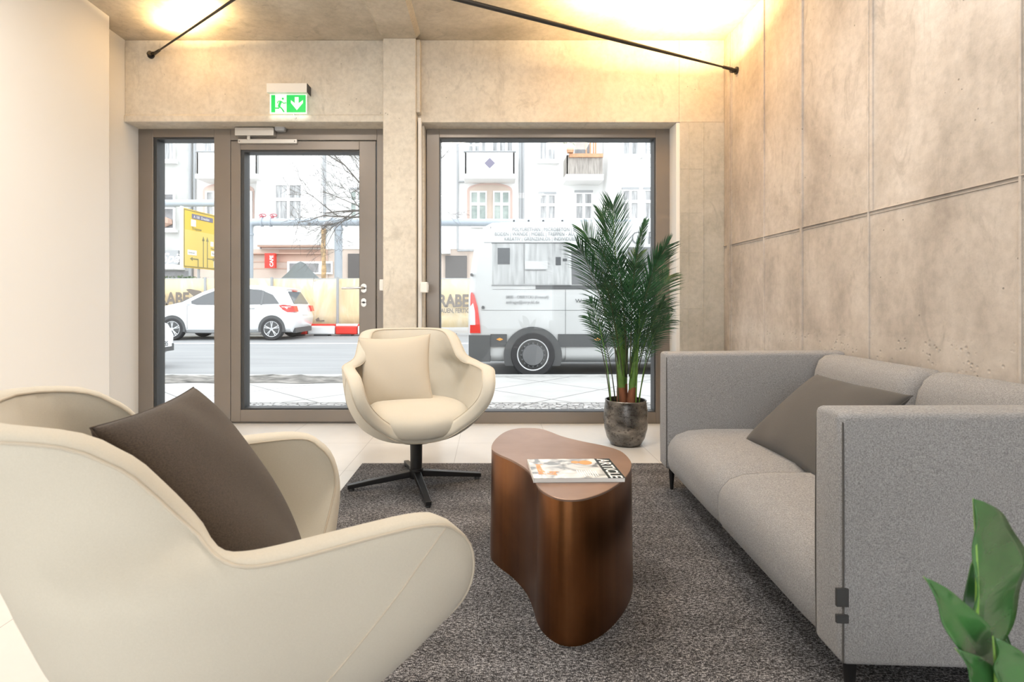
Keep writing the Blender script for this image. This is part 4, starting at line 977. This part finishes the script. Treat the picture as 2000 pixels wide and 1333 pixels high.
tube('pipe_run', [at(150, 397, q)-o_, at(440, 397, q)-o_, at(452, 399, q)-o_, at(456, 408, q)-o_, Vector((at(456, 0, q).x, q, SZ+0.06))-o_], 0.125, M['pipe'], t, 20)
tube('upright', [at(240, 397, q)-o_, Vector((at(240, 0, q).x, q, SZ+0.06))-o_], 0.125, M['pipe'], t, 20)
M['wrap'] = mat('tan_wrapped_lagging', (0.48,0.33,0.18), 0.9, var=0.3, vscale=6, stretch=(1,1,3))
q = 18.9; gx = at(632, 0, q).x
t = thing('wrapped_standpipe', 'tan lagged standpipe with a bent top in front of the blue pipe', 'pipe', (gx, q, SZ+0.06))
tube('lagging', [(0,0,0)]+[(0.01*math.sin(k), 0, at(0, 540, q).z-t.location.z+k*0.22) for k in range(8)]+[(0,0,at(0, 447, q).z-t.location.z)], [0.07]+[0.075+0.012*math.sin(k*2) for k in range(8)]+[0.08], M['wrap'], t, 10)
zt = at(0, 447, q).z-t.location.z; tube('bent_top', catmull([(0,0,zt-0.02),(0.02,0,zt+0.12),(0.12,0,zt+0.22),(0.3,0,zt+0.2)], 4), 0.05, M['drain'], t, 8)

# ---- yellow direction sign
M['yellow'] = mat('yellow_sign_sheeting', (0.72,0.50,0.075), 0.5); M['yellow2'] = mat('pale_yellow_sign_sheeting', (0.74,0.56,0.16), 0.5); M['signgrey'] = mat('sign_edge_grey', (0.25,0.22,0.12), 0.5)
A0 = Vector((-10.37, 18.7, 0)); A1 = Vector((-9.98, 21.4, 0)); sw = (A1-A0).length
t = thing('direction_sign', 'large yellow road direction sign with arrows seen at an angle', 'road sign', (A0.x, A0.y, SZ+0.06), math.atan2((A1-A0).y, (A1-A0).x))
z0, z1 = 2.12-t.location.z, 4.14-t.location.z
box('board', 0, sw, 0.0, 0.05, z0, z1, M['yellow'], t); box('lower_field', 0.06, sw-0.06, -0.006, 0.001, z0+0.06, z0+1.30, M['yellow2'], t)
bm = bmesh.new(); rect_frame(bm, 0.03, sw-0.03, z0+0.03, z1-0.03, 0.025, 0.025, 0.025, 0.025, -0.008, 0.001); mobj('border_line', bm, M['signgrey'], t)
box('white_edge', -0.09, -0.005, -0.01, 0.06, z0-0.02, z1+0.04, M['win_frame'], t)
bm = bmesh.new()
def bar(a, b, c, d_): B(bm, a, b, -0.012, 0.0, z0+c, z0+d_)
bar(1.0, 1.04, 0.06, 1.05); bar(1.22, 1.26, 0.06, 1.0); bar(0.72, 0.76, 0.06, 0.30); bar(0.45, 0.76, 0.30, 0.34); bar(1.26, 1.55, 0.36, 0.40)
for c in (1.02, 1.24): PRISM(bm, [(c-0.07, z0+1.0), (c+0.07, z0+1.0), (c, z0+1.16)], -0.012, 0.0)
PRISM(bm, [(0.45, z0+0.25), (0.45, z0+0.39), (0.32, z0+0.32)], -0.012, 0.0); PRISM(bm, [(1.55, z0+0.31), (1.55, z0+0.45), (1.70, z0+0.38)], -0.012, 0.0)
mobj('arrows', bm, M['signgrey'], t)
bm = bmesh.new(); bar(0.20, 0.66, 0.45, 0.62); bar(1.45, 2.3, 0.50, 0.68); bar(0.38, 0.62, 1.45, 1.68); bar(1.42, 1.58, 0.85, 1.02); bar(1.6, 1.85, 0.10, 0.32); mobj('white_patches', bm, M['win_frame'], t)
box('blue_patch', 0.42, 1.55, -0.013, 0, z0+1.72, z0+1.88, M['slate'], t)
for body, sz, px_, pz in (('A 100  Dresden', 0.13, 0.50, 1.75), ('Treptow', 0.14, 0.42, 1.33), ('Zentrum', 0.09, 0.23, 0.50), ('Rixdorf', 0.11, 1.5, 0.55), ('Mitte', 0.10, 1.42, 0.73)):
    text('lettering', body, sz, (px_, -0.015, z0+pz), M['win_frame'] if sz == 0.13 else M['signgrey'], t)
for x in (0.9, 1.9): tube('post', [(x, 0.09, 0), (x, 0.09, z1)], 0.045, M['drain'], t, 10)

# ---- site banner fence with posts
def bannermat():
    g = G('yellowish_banner_fabric'); n = g.noise(g.map(scale=(1.2,1,0.5)), 1.1, 5, 0.6, 1.2)
    g.set('Base Color', g.ramp(n, [(0.3, (0.66,0.52,0.33)), (0.5, (0.78,0.63,0.38)), (0.7, (0.84,0.76,0.62))])); g.set('Roughness', 0.8); g.bump(n, 0.5, 0.08); return g.m
M['banner'] = bannermat(); BY = 18.35
t = thing('construction_fence', 'pale yellow banner covered site fence across the street lettered RABE', 'fence', (0, BY, SZ+0.06)); oz = SZ+0.06
bt, bb = EYE+45*BY/F, 0.12
bm = bmesh.new(); nx = 150; rows = []
for i in range(nx+1):
    x = -16+i*22/nx; rows.append([bm.verts.new((x, 0.05*math.sin(x*2.3)*math.sin((k/4)*math.pi)+0.03*math.sin(x*5.1+k), bb-oz+(bt-bb)*k/4+0.015*math.sin(x*1.3))) for k in range(5)])
for A, C in zip(rows, rows[1:]):
    for k in range(4): bm.faces.new((A[k], C[k], C[k+1], A[k+1]))
bn = mobj('banner', bm, M['banner'], t, smooth=True); sm = bn.modifiers.new('t', 'SOLIDIFY'); sm.thickness = 0.01
tube('top_rail', [(-16, 0.08, bt-oz), (6, 0.08, bt-oz)], 0.025, M['drain'], t, 8)
for x in (-15, -12.2, -9.4, -7.2, fx(661, BY), -2.2, 0.6, 3.4): tube('fence_post', [(x, -0.10, -0.06 if 0 else 0.0), (x, -0.10, bt-oz+0.05)], 0.045, M['drain'], t, 10)
M['brown_print'] = mat('brown_grey_banner_print', (0.20,0.17,0.145), 0.8)
def bl(body, u, v, sz, bold=0.02, al='LEFT'): return text('lettering', body, sz, (fx(u, BY), -0.20, fz(v, BY)-oz), M['brown_print'], t, bold=bold, align=al, sx=1.15)
def fit(o, width):
    xs = [v.co.x for v in o.data.vertices]; o.scale.x = width/(max(xs)-min(xs)); return o
fit(bl('RABE', 317, 595, 0.56, 0.022), 58*BY/F); fit(bl('RABE', 857, 599, 0.56, 0.022), 58*BY/F); fit(bl('BAUEN, FERTIG', 857, 611, 0.20, 0.006), 60*BY/F)
wing = [(370, 566), (378, 565), (398, 569), (404, 575), (396, 580), (392, 590), (384, 592), (386, 580), (376, 572)]
mobj('wing_mark', PRISM(bmesh.new(), [(fx(u, BY), fz(v, BY)-oz) for u, v in wing], -0.21, -0.19), M['brown_print'], t)
wing2 = [(626, 624), (632, 620), (634, 626), (643, 625), (643, 628), (628, 628)]
mobj('small_mark', PRISM(bmesh.new(), [(fx(u-6, BY), fz(v, BY)-oz) for u, v in wing2], -0.21, -0.19), M['brown_print'], t)
# red and white barrier segments at the foot of the fence
for k, (u0, u1, red) in enumerate(((560, 603, 1), (603, 657, 0), (657, 700, 1), (700, 745, 0), (745, 790, 1))):
    Yk = 17.6; zt = fz(633, Yk)
    t = thing('road_barrier', ['light grey plastic barrier segment behind the parked white hatchback', 'red plastic barrier segment low in front of the banner fence'][red]+[' just behind its bumper', '', ' beside the doorpost', ' beyond the column at its left', ' beyond the column'][k], 'barrier', ((fx(u0, Yk)+fx(u1, Yk))/2, Yk, SZ), 0, 'road barriers')
    hw = (fx(u1, Yk)-fx(u0, Yk))/2-0.01
    box('body', -hw, hw, -0.17, 0.17, 0.05, zt-SZ-0.06, M['red'] if red else M['win_frame'], t, bevel=0.04); box('top_rim', -hw, hw, -0.10, 0.10, zt-SZ-0.08, zt-SZ, M['win_frame'] if red else M['red'], t, bevel=0.02)
    box('foot', -hw*0.5, hw*0.5, -0.2, 0.2, 0, 0.055, M['gasket'], t)
# tarpaulin heap
M['tarp'] = mat('grey_green_tarpaulin', (0.17,0.19,0.19), 0.6, bump=0.4, bscale=6)
q = 20.6; bm = bmesh.new(); random.seed(5); n = 28; prof = [(0, 1.0), (0.08, 0.93), (0.2, 0.72), (0.42, 0.4), (0.7, 0.2), (1.0, 0.1), (1.05, 0.0)]
zt = fz(514, q)
rings = []
for s, h in prof:
    rings.append([bm.verts.new((s*2.3*math.cos(2*math.pi*k/n)*(1+0.14*math.sin(k*2.3)*s), s*0.9*math.sin(2*math.pi*k/n), (1.05+(zt-SZ-1.05)*h)*(1 if s < 1.02 else 0)+ (0.03*math.sin(k*3.1) if s else 0)*(1 if s<1.02 else 0))) for k in range(n)])
for A, C in zip(rings, rings[1:]):
    for k in range(n): bm.faces.new((A[k], A[(k+1) % n], C[(k+1) % n], C[k]))
bm.faces.new(rings[0])
o = mobj('tarpaulin_heap', bm, M['tarp'], smooth=True); o.location = (fx(587, q), q, SZ+0.06); tag(o, 'grey tarpaulin peaked over a heap behind the banner fence', 'tarpaulin')
bm = bmesh.new(); random.seed(6)
for k in range(500):
    c = Vector((random.gauss(0, 0.45), random.gauss(0, 0.3), 0.9+random.random()**0.6*1.1)); q4 = [bm.verts.new(c+Vector((random.gauss(0, 0.05), random.gauss(0, 0.05), random.gauss(0, 0.05)))) for _ in range(3)]; bm.faces.new(q4)
TUBE(bm, [(0,0,0),(0.02,0,1.4)], 0.05, 6)
o = mobj('bush', bm, M['green_far']); o.location = (fx(352, 21.5), 21.5, SZ+0.06); tag(o, 'dark green bush behind the banner fence below the yellow sign', 'bush')

# ---- bare street trees
def tree(label, base, seed, aim, h=3.2, k_=1.0):
    rnd = random.Random(seed); t = thing('bare_tree', label, 'tree', base)
    bm = bmesh.new(); limbs = []
    TUBE(bm, [(0,0,0), (0.02,0,h*0.5), (0.0,0.03,h)], [0.16, 0.13, 0.11], 10); mobj('trunk', bm, M['twig'], t, smooth=True)
    bm = bmesh.new()
    def grow(p, d, L, r, lev):
        pts = [p]; n = 5
        for i in range(n):
            d = (d+Vector((rnd.gauss(0, 0.13), rnd.gauss(0, 0.13), rnd.gauss(0.0, 0.09)))).normalized(); pts.append(pts[-1]+d*L/n)
        TUBE(bm, pts, [r*(1-0.6*i/n) for i in range(n+1)], 5 if lev < 2 else 3, False)
        if lev < 4:
            for k in range((5, 5, 4, 3)[lev]):
                i = rnd.randint(1, n); dd = (d+Vector((rnd.gauss(0, 0.65), rnd.gauss(-0.12, 0.25), rnd.gauss(0.0, 0.5)))).normalized()
                grow(pts[i], dd, L*rnd.uniform(0.5, 0.72), max(0.0035*k_, r*0.42), lev+1)
    for a in aim: grow(Vector((0, 0, h*rnd.uniform(0.85, 1.0))), Vector(a).normalized(), 1.55*k_, 0.03*k_, 0)
    mobj('branches', bm, M['twig'], t); return t
tree('bare street tree whose twigs reach in front of the white house beside the door', (-3.0, 17.98, SZ+0.0), 21, [(-1, -0.2, 0.12), (-0.8, -0.3, 0.7), (-0.35, -0.3, 1), (0.1, -0.1, 1.2), (-1, -0.35, -0.22)], 4.4, 1.5)
tree('bare street tree beyond the right edge of the window', (8.3, 17.98, SZ), 5, [(-1, 0.2, 0.35), (-0.6, 0.0, 0.9), (0.5, 0.1, 1)], 5.0, 1.6)

# ------------------------------------------------------------------ vehicles
M['carpaint'] = mat('white_car_paint', (0.82,0.83,0.84), 0.25, coat=0.6)
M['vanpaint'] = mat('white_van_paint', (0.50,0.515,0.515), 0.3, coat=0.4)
M['carglass'] = mat('dark_car_glass', (0.075,0.08,0.085), 0.06, spec=0.9)
M['tyre'] = mat('black_tyre_rubber', (0.035,0.035,0.037), 0.75); M['alloy'] = mat('silver_alloy', (0.62,0.63,0.64), 0.3, 0.6)
M['darktrim'] = mat('dark_grey_bumper_plastic', (0.085,0.088,0.09), 0.6); M['lamp_red'] = mat('red_lamp_lens', (0.62,0.03,0.02), 0.2, coat=0.5); M['lamp_clear'] = mat('pale_lamp_lens', (0.62,0.66,0.68), 0.15)
M['amber'] = mat('amber_marker', (0.8,0.35,0.08), 0.3); M['plate'] = mat('white_number_plate', (0.75,0.76,0.78), 0.4)
def body_shell(outline, wd, tumble, rr):
    """closed side outline (x, z) pulled across the width with rounded shoulders and an inward-leaning top"""
    cx = sum(p[0] for p in outline)/len(outline); cz = sum(p[1] for p in outline)/len(outline)
    P = [Vector((a, b)) for a, b in outline]; n = len(P); nrm = []
    for i in range(n):
        e = (P[(i+1) % n]-P[i-1]).normalized(); v = Vector((e.y, -e.x))
        if v.dot(P[i]-Vector((cx, cz))) < 0: v = -v
        nrm.append(v)
    lay = [(0.0, rr), (0.12*rr, 0.62*rr), (0.45*rr, 0.22*rr), (rr, 0.0)]
    lay = [(y, i) for y, i in lay]+[(wd-y, i) for y, i in lay[::-1]]
    bm = bmesh.new(); rows = []
    for y, ins in lay: rows.append([bm.verts.new((p.x-v.x*ins, y, p.y-v.y*ins)) for p, v in zip(P, nrm)])
    for A, C in zip(rows, rows[1:]):
        for k in range(n): bm.faces.new((A[k], A[(k+1) % n], C[(k+1) % n], C[k]))
    bm.faces.new(rows[0]); bm.faces.new(rows[-1])
    for zc in (0.3, 0.4, 0.6, 0.8, 0.93, 1.05, 1.15, 1.25, 1.4, 1.6, 1.8, 1.95, 2.05, 2.15):
        bmesh.ops.bisect_plane(bm, geom=bm.verts[:]+bm.edges[:]+bm.faces[:], plane_co=(0, 0, zc), plane_no=(0, 0, 1))
    for v in bm.verts:
        v.co.y += tumble(v.co.z)*(1-2*v.co.y/wd)
    bmesh.ops.triangulate(bm, faces=[f for f in bm.faces if len(f.verts) > 4])
    return bm
def side_panel(bm, poly, y, tumble, th=0.03, dirn=-1):
    A = [bm.verts.new((a, y+tumble(b)+dirn*0.006, b)) for a, b in poly]; C = [bm.verts.new((a, y+tumble(b)+th, b)) for a, b in poly]; n = len(poly)
    bm.faces.new(A); bm.faces.new(C[::-1])
    for i in range(n): bm.faces.new((A[i], A[(i+1) % n], C[(i+1) % n], C[i]))
    return bm
def wheel(par, x, y, r, wid, spokes, dirn=-1):
    bm = bmesh.new(); prof = [(r*0.70, 0), (r*0.93, 0.0), (r, 0.03), (r, wid-0.03), (r*0.93, wid), (r*0.3, wid)]; n = 40; rings = []
    for q, h in prof: rings.append([bm.verts.new((x+q*math.cos(2*math.pi*k/n), y-dirn*h, r+q*math.sin(2*math.pi*k/n))) for k in range(n)])
    for A, C in zip(rings, rings[1:]):
        for k in range(n): bm.faces.new((A[k], A[(k+1) % n], C[(k+1) % n], C[k]))
    ty = mobj('wheel', bm, M['tyre'], par, smooth=True, autos=45)
    bm = bmesh.new()
    TUBE(bm, [(x+r*0.68*math.cos(k*math.pi/18), y-dirn*0.012, r+r*0.68*math.sin(k*math.pi/18)) for k in range(36)], 0.013, 6, False, True)
    if spokes:
        for s in range(spokes):
            for off in (-0.13, 0.13):
                a = 2*math.pi*s/spokes+math.pi/2; TUBE(bm, [(x+0.03*math.cos(a), y-dirn*0.01, r+0.03*math.sin(a)), (x+r*0.67*math.cos(a+off), y-dirn*0.012, r+r*0.67*math.sin(a+off))], 0.014, 6)
        TUBE(bm, [(x, y+dirn*0.0, r), (x, y-dirn*0.03, r)], 0.045, 16)
    mobj('rim', bm, M['alloy'], ty, smooth=True, autos=50)
    bm = bmesh.new(); TUBE(bm, [(x, y-dirn*0.03, r), (x, y-dirn*0.06, r)], r*0.69, 32); mobj('rim_back', bm, M['darktrim'], ty, autos=40, smooth=True)
    return ty
def disc(bm, x, z, r, y0, y1, n=32, a0=0, a1=360):
    poly = [(x+r*math.cos(R(a0+(a1-a0)*k/n)), z+r*math.sin(R(a0+(a1-a0)*k/n))) for k in range(n+(0 if a1-a0 >= 360 else 1))]
    return PRISM(bm, poly, y0, y1)
# -- white van parked at the kerb
VY = 7.9; RW = 0.61
van = thing('delivery_van', 'white panel van with dark lower trim and grey lettering parked at the kerb', 'van', (RW, VY, SZ))
def vx(u): return fx(u, VY)-RW
def vz(v): return fz(v, VY)-SZ
tmb = lambda z: max(0, z-1.25)*0.10+max(0, z-1.95)*0.25
outl = [(-0.90,0.26),(-0.925,0.5),(-0.92,1.10),(-0.895,1.50),(-0.84,1.86),(-0.78,2.06),(-0.70,2.18),(-0.58,2.245),(-0.3,2.26),(1.0,2.27),(2.4,2.26),(2.9,2.20),(3.2,2.05),(3.85,1.42),(4.4,1.18),(4.62,1.0),(4.68,0.7),(4.66,0.3),(4.5,0.22),(0.4,0.22),(-0.6,0.22)]
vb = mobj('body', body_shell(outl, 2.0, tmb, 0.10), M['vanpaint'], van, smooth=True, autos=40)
M['print_dark'] = mat('dark_grey_print', (0.07,0.075,0.08), 0.5); M['print_mid'] = mat('mid_grey_print', (0.15,0.155,0.16), 0.5); M['print_soft'] = mat('soft_grey_print', (0.38,0.39,0.39), 0.5, var=0.25, vscale=4, stretch=(4,1,0.6))
def vp(nm, rects, m, par=van, d=-1, th=0.03, off=0.0):
    bm = bmesh.new()
    for (u0, u1, v0, v1) in rects: side_panel(bm, [(vx(u0), vz(v1)), (vx(u1), vz(v1)), (vx(u1), vz(v0)), (vx(u0), vz(v0))], off, tmb, th, d)
    return mobj(nm, bm, m, par)
gp = vp('photo_print', [(962, 1112, 475, 557)], M['print_soft'])
vp('print_floor', [(963, 1110, 530, 555)], M['print_soft'], gp, -1.4); vp('print_dark_patch', [(972, 996, 484, 516), (1086, 1096, 502, 518), (1100, 1108, 505, 510)], M['print_dark'], gp, -1.8)
vp('print_sofa', [(1025, 1070, 510, 526)], M['vanpaint'], gp, -2.2); vp('print_line', [(1023.7, 1024.4, 476, 554), (1026, 1066, 527.4, 528.2), (960, 1115, 473.6, 474.6), (960, 1115, 557, 558)], M['print_mid'], gp, -2.4)
vp('dark_glass_strip', [(1046, 1200, 557.5, 565.5)], M['darktrim']); vp('window_print', [(1117, 1185, 488, 556), (1228, 1300, 482, 556)], M['print_mid'])
vp('panel_gap', [(958, 959.0, 440, 706), (1104, 1104.8, 566, 706), (1203, 1203.8, 440, 706), (940, 1210, 606, 606.7), (962, 1046, 565, 565.7), (945, 1105, 472.5, 473.2)], M['print_mid'], d=-0.5)
vp('trim_strip', [(958, 990, 653, 678), (1090, 1420, 653, 678)], M['darktrim'], d=-3)
vp('rear_bumper', [(915.5, 957.5, 655, 707)], M['darktrim'], d=-4, th=0.3); vp('sill_strip', [(1090, 1420, 706, 708)], M['darktrim'], d=-2)
bm = bmesh.new(); disc(bm, 0, 0.31, 0.415, -0.03, 0.03, 36, -20, 200); mobj('wheel_arch', bm, M['darktrim'], van)
bm = bmesh.new(); disc(bm, 3.18, 0.31, 0.415, -0.03, 0.03, 36, -20, 200); mobj('wheel_arch', bm, M['darktrim'], van)
for x in (0, 3.18):
    w_ = wheel(van, x, -0.045, 0.325, 0.22, 0, -1)
    bm = bmesh.new(); TUBE(bm, [(x, -0.045, 0.325), (x, -0.075, 0.325)], [0.155, 0.145], 28)
    for k in range(16): a = k*math.pi/8; TUBE(bm, [(x+0.165*math.cos(a), -0.04, 0.325+0.165*math.sin(a)), (x+0.165*math.cos(a), -0.062, 0.325+0.165*math.sin(a))], 0.012, 8)
    mobj('hub_cap', bm, M['print_mid'], w_, smooth=True, autos=40)
    w_ = wheel(van, x, 2.045, 0.325, 0.22, 0, 1)
bm = bmesh.new(); side_panel(bm, [(vx(918), vz(651)), (vx(938.5), vz(651)), (vx(937), vz(630)), (vx(933), vz(600)), (vx(926), vz(576)), (vx(921), vz(571)), (vx(919), vz(575))], 0, tmb, 0.2, -2.5); tl = mobj('tail_light', bm, M['lamp_red'], van)
bm = bmesh.new(); side_panel(bm, [(vx(918), vz(635)), (vx(928.5), vz(635)), (vx(927.5), vz(608)), (vx(924), vz(592)), (vx(918), vz(600))], 0, tmb, 0.2, -3.4); mobj('clear_lens', bm, M['lamp_clear'], tl)
for u in (976, 1167): mobj('side_marker', side_panel(bmesh.new(), [(vx(u-7), vz(663)), (vx(u), vz(666)), (vx(u+7), vz(663)), (vx(u), vz(660))], 0, tmb, 0.02, -4), M['amber'], van)
bm = bmesh.new(); disc(bm, vx(943.5), vz(601), 0.024, -0.012, 0.01, 16); mobj('lock_cap', bm, M['darktrim'], van)
bm = bmesh.new(); disc(bm, vx(921), vz(537), 0.02, -0.03, 0.1, 12); mobj('hinge', bm, M['darktrim'], van)
bm = bmesh.new()
for u in (1006, 1036, 1066, 1105): B(bm, vx(u)-0.012, vx(u)+0.012, 0.35, 0.42, 2.25, 2.305)
mobj('roof_mount', bm, M['darktrim'], van)
def vt(body, u0, u1, v, h, m=None, bold=0.0):
    zz = vz(v); o = text('lettering', body, h, (vx(u0), tmb(zz)-0.012, zz), m or M['print_mid'], van, bold=bold); return fit(o, (u1-u0)*VY/F)
vt('POLYURETHAN | MICROBETON | SI', 1001, 1126, 449.5, 0.068); vt('BODEN | WÄNDE | MÖBEL | TREPPEN - AU', 966, 1122, 459, 0.068); vt('KREATIV | GRENZENLOS | INDIVIDUELL', 985, 1130, 469, 0.068)
vt('0800 - OBIRYCKI (Freecall)', 988, 1071, 583.5, 0.062); vt('anfrage@oiryckl.de', 988, 1053, 593.5, 0.062); vt('W', 1123.5, 1136, 591.5, 0.075, M['print_dark']); vt('W', 1144, 1156, 591.5, 0.075, M['print_dark']); vt('W', 1165, 1177, 591.5, 0.075, M['print_dark'])
vt('O', 1234, 1257, 476, 0.26, bold=-0.003); vt('R', 1266, 1284, 476, 0.26, bold=-0.003)
# -- hatchbacks
def car(label, loc, rz, front_near=False):
    t = thing('parked_car', label, 'car', loc, rz)                 # local: nose at x=0 pointing +x, near side y=0
    tb = lambda z: max(0, z-0.93)*0.42+max(0, 0.40-z)*0.12
    o = [(-4.24,0.22),(-4.34,0.45),(-4.36,0.62),(-4.31,0.86),(-4.25,1.00),(-4.02,1.40),(-4.05,1.46),(-3.85,1.50),(-3.3,1.55),(-2.6,1.565),(-2.1,1.53),(-1.65,1.37),(-1.1,1.07),(-0.7,0.98),(-0.35,0.87),(-0.10,0.70),(-0.01,0.52),(-0.02,0.30),(-0.15,0.20),(-2.2,0.19)]
    mobj('body', body_shell(o, 1.78, tb, 0.14), M['carpaint'], t, smooth=True, autos=50)
    for s, y, di in ((1, 0, -1), (-1, 1.78, 1)):
        wn = [(-3.92,1.03),(-3.70,1.28),(-3.35,1.42),(-2.7,1.475),(-2.15,1.44),(-1.75,1.28),(-1.35,1.06),(-1.6,1.0),(-2.6,0.99)]
        bm = bmesh.new()
        A = [bm.verts.new((a, y+di*0.012-di*tb(b), b)) for a, b in wn]; C = [bm.verts.new((a, y-di*0.03-di*tb(b), b)) for a, b in wn]; n = len(wn)
        bm.faces.new(A); bm.faces.new(C[::-1]); [bm.faces.new((A[i], A[(i+1) % n], C[(i+1) % n], C[i])) for i in range(n)]
        sw_ = mobj('side_window', bm, M['carglass'], t)
        bm = bmesh.new()
        for x_ in (-2.55, -3.42): A = [(x_-0.03, 0.99), (x_+0.03, 0.99), (x_+0.03, 1.48 if x_ > -3 else 1.40), (x_-0.03, 1.48 if x_ > -3 else 1.40)]; V_ = [bm.verts.new((a, y+di*0.016-di*tb(b), b)) for a, b in A]; bm.faces.new(V_)
        mobj('pillar', bm, M['print_mid'], sw_)
        for x_ in (-3.72, -0.93):
            bm = bmesh.new(); y0 = y+di*0.008; disc(bm, x_, 0.33, 0.375, min(y0, y-di*0.05), max(y0, y-di*0.05), 36, -14, 194); mobj('wheel_arch', bm, M['darktrim'], t)
            wheel(t, x_, y+di*0.015, 0.318, 0.2, 5, di)
        bm = bmesh.new()
        for x_ in (-1.35, -2.42): B(bm, x_-0.004, x_+0.004, y-0.004, y+0.004, 0.32, 0.98)
        B(bm, -3.3, -1.35, y-0.006, y+0.006, 0.27, 0.285)
        mobj('door_gap', bm, M['print_mid'], t); bm = bmesh.new()
        for x_ in (-2.32, -3.15): B(bm, x_-0.10, x_+0.10, y+di*0.03 if di < 0 else y-0.01, y+0.01 if di < 0 else y+0.03, 0.885, 0.91)
        mobj('door_handle', bm, M['print_soft'], t, bevel=0.008)
        # tail lamp on the corner
        pl_ = [(-4.345,0.80),(-4.30,0.965),(-4.05,1.0),(-3.90,0.985),(-4.02,0.86),(-4.15,0.79)]
        bm = bmesh.new(); A = [bm.verts.new((a-0.02, y+di*0.012+(-di*0.05 if a < -4.2 else 0), b)) for a, b in pl_]; C = [bm.verts.new((a+(-0.03 if a < -4.2 else 0.0), y-di*0.30, b)) for a, b in pl_]; n = len(pl_)
        bm.faces.new(A); bm.faces.new(C[::-1]); [bm.faces.new((A[i], A[(i+1) % n], C[(i+1) % n], C[i])) for i in range(n)]
        tl_ = mobj('tail_light', bm, M['lamp_red'], t); box('lamp_stripe', -4.26, -4.0, min(y+di*0.012, y-di*0.02), max(y+di*0.012, y-di*0.02), 0.93, 0.95, M['lamp_clear'], tl_)
        # head lamp
        pl_ = [(-0.10,0.60),(-0.55,0.70),(-0.80,0.82),(-0.42,0.80),(-0.13,0.70)]
        bm = bmesh.new(); A = [bm.verts.new((a+0.01, y-di*(0.0 if a < -0.3 else 0.09)+di*0.004, b)) for a, b in pl_]; C = [bm.verts.new((a+0.03, y-di*0.42, b)) for a, b in pl_]; n = len(pl_)
        bm.faces.new(A); bm.faces.new(C[::-1]); [bm.faces.new((A[i], A[(i+1) % n], C[(i+1) % n], C[i])) for i in range(n)]
        mobj('headlight', bm, M['lamp_clear'], t)
        bm = bmesh.new(); TUBE(bm, [(-1.45, y+di*0.02, 1.03), (-1.45, y+di*0.09, 1.05), (-1.42, y+di*0.17, 1.06)], [0.02, 0.08, 0.05], 10); mobj('mirror', bm, M['carpaint'], t, smooth=True)
    bm = bmesh.new(); A = [(-4.27,1.03),(-4.05,1.39)]
    V_ = [bm.verts.new(p) for p in ((-4.255,0.28,1.03),(-4.255,1.50,1.03),(-4.055,1.40,1.38),(-4.055,0.38,1.38))]; bm.faces.new(V_); W_ = [bm.verts.new(v.co+Vector((0.03,0,-0.02))) for v in V_]; bm.faces.new(W_[::-1]); [bm.faces.new((V_[i], V_[(i+1) % 4], W_[(i+1) % 4], W_[i])) for i in range(4)]
    rw = mobj('rear_window', bm, M['carglass'], t); box('brake_light', -4.075, -4.04, 0.72, 1.06, 1.385, 1.41, M['lamp_red'], rw)
    bm = bmesh.new(); V_ = [bm.verts.new(p) for p in ((-1.10,0.20,1.075),(-1.10,1.58,1.075),(-1.70,1.42,1.39),(-1.70,0.36,1.39))]; bm.faces.new(V_); W_ = [bm.verts.new(v.co+Vector((-0.02,0,-0.04))) for v in V_]; bm.faces.new(W_[::-1]); [bm.faces.new((V_[i], V_[(i+1) % 4], W_[(i+1) % 4], W_[i])) for i in range(4)]
    for v in bm.verts: v.co += Vector((0.012, 0, 0.012))
    mobj('windshield', bm, M['carglass'], t)
    box('rear_plate', -4.372, -4.34, 0.66, 1.12, 0.70, 0.81, M['plate'], t); box('rear_diffuser', -4.33, -4.1, 0.2, 1.58, 0.20, 0.34, M['darktrim'], t)
    bm = bmesh.new(); B(bm, -0.06, 0.004, 0.62, 0.87, 0.45, 0.63); B(bm, -0.06, 0.004, 0.91, 1.16, 0.45, 0.63); B(bm, -0.10, 0.0, 0.12, 0.50, 0.26, 0.38); B(bm, -0.10, 0.0, 1.28, 1.66, 0.26, 0.38); B(bm, -0.08, 0.0, 0.55, 1.23, 0.22, 0.33)
    gr = mobj('grille', bm, M['darktrim'], t); bm = bmesh.new()
    for k in range(5):
        for y0 in (0.64, 0.93): B(bm, -0.02, 0.009, y0+k*0.045, y0+k*0.045+0.012, 0.46, 0.62)
    mobj('grille_bar', bm, M['alloy'], gr)
    pf = box('front_plate', -0.03, 0.014, 1.05, 1.57, 0.335, 0.445, M['plate'], t)
    text('lettering', 'B M 785', 0.11, (0.015, 1.09, 0.353), M['print_dark'], pf, (R(90), 0, R(90)), bold=0.001)
    return t
car('white parked hatchback with silver five spoke wheels in front of the yellow banner fence', (-9.84, 17.28, SZ), R(180))
car('front end of a white car nosing in at the left edge of the sidelight', (-5.36, 7.72, SZ), 0)
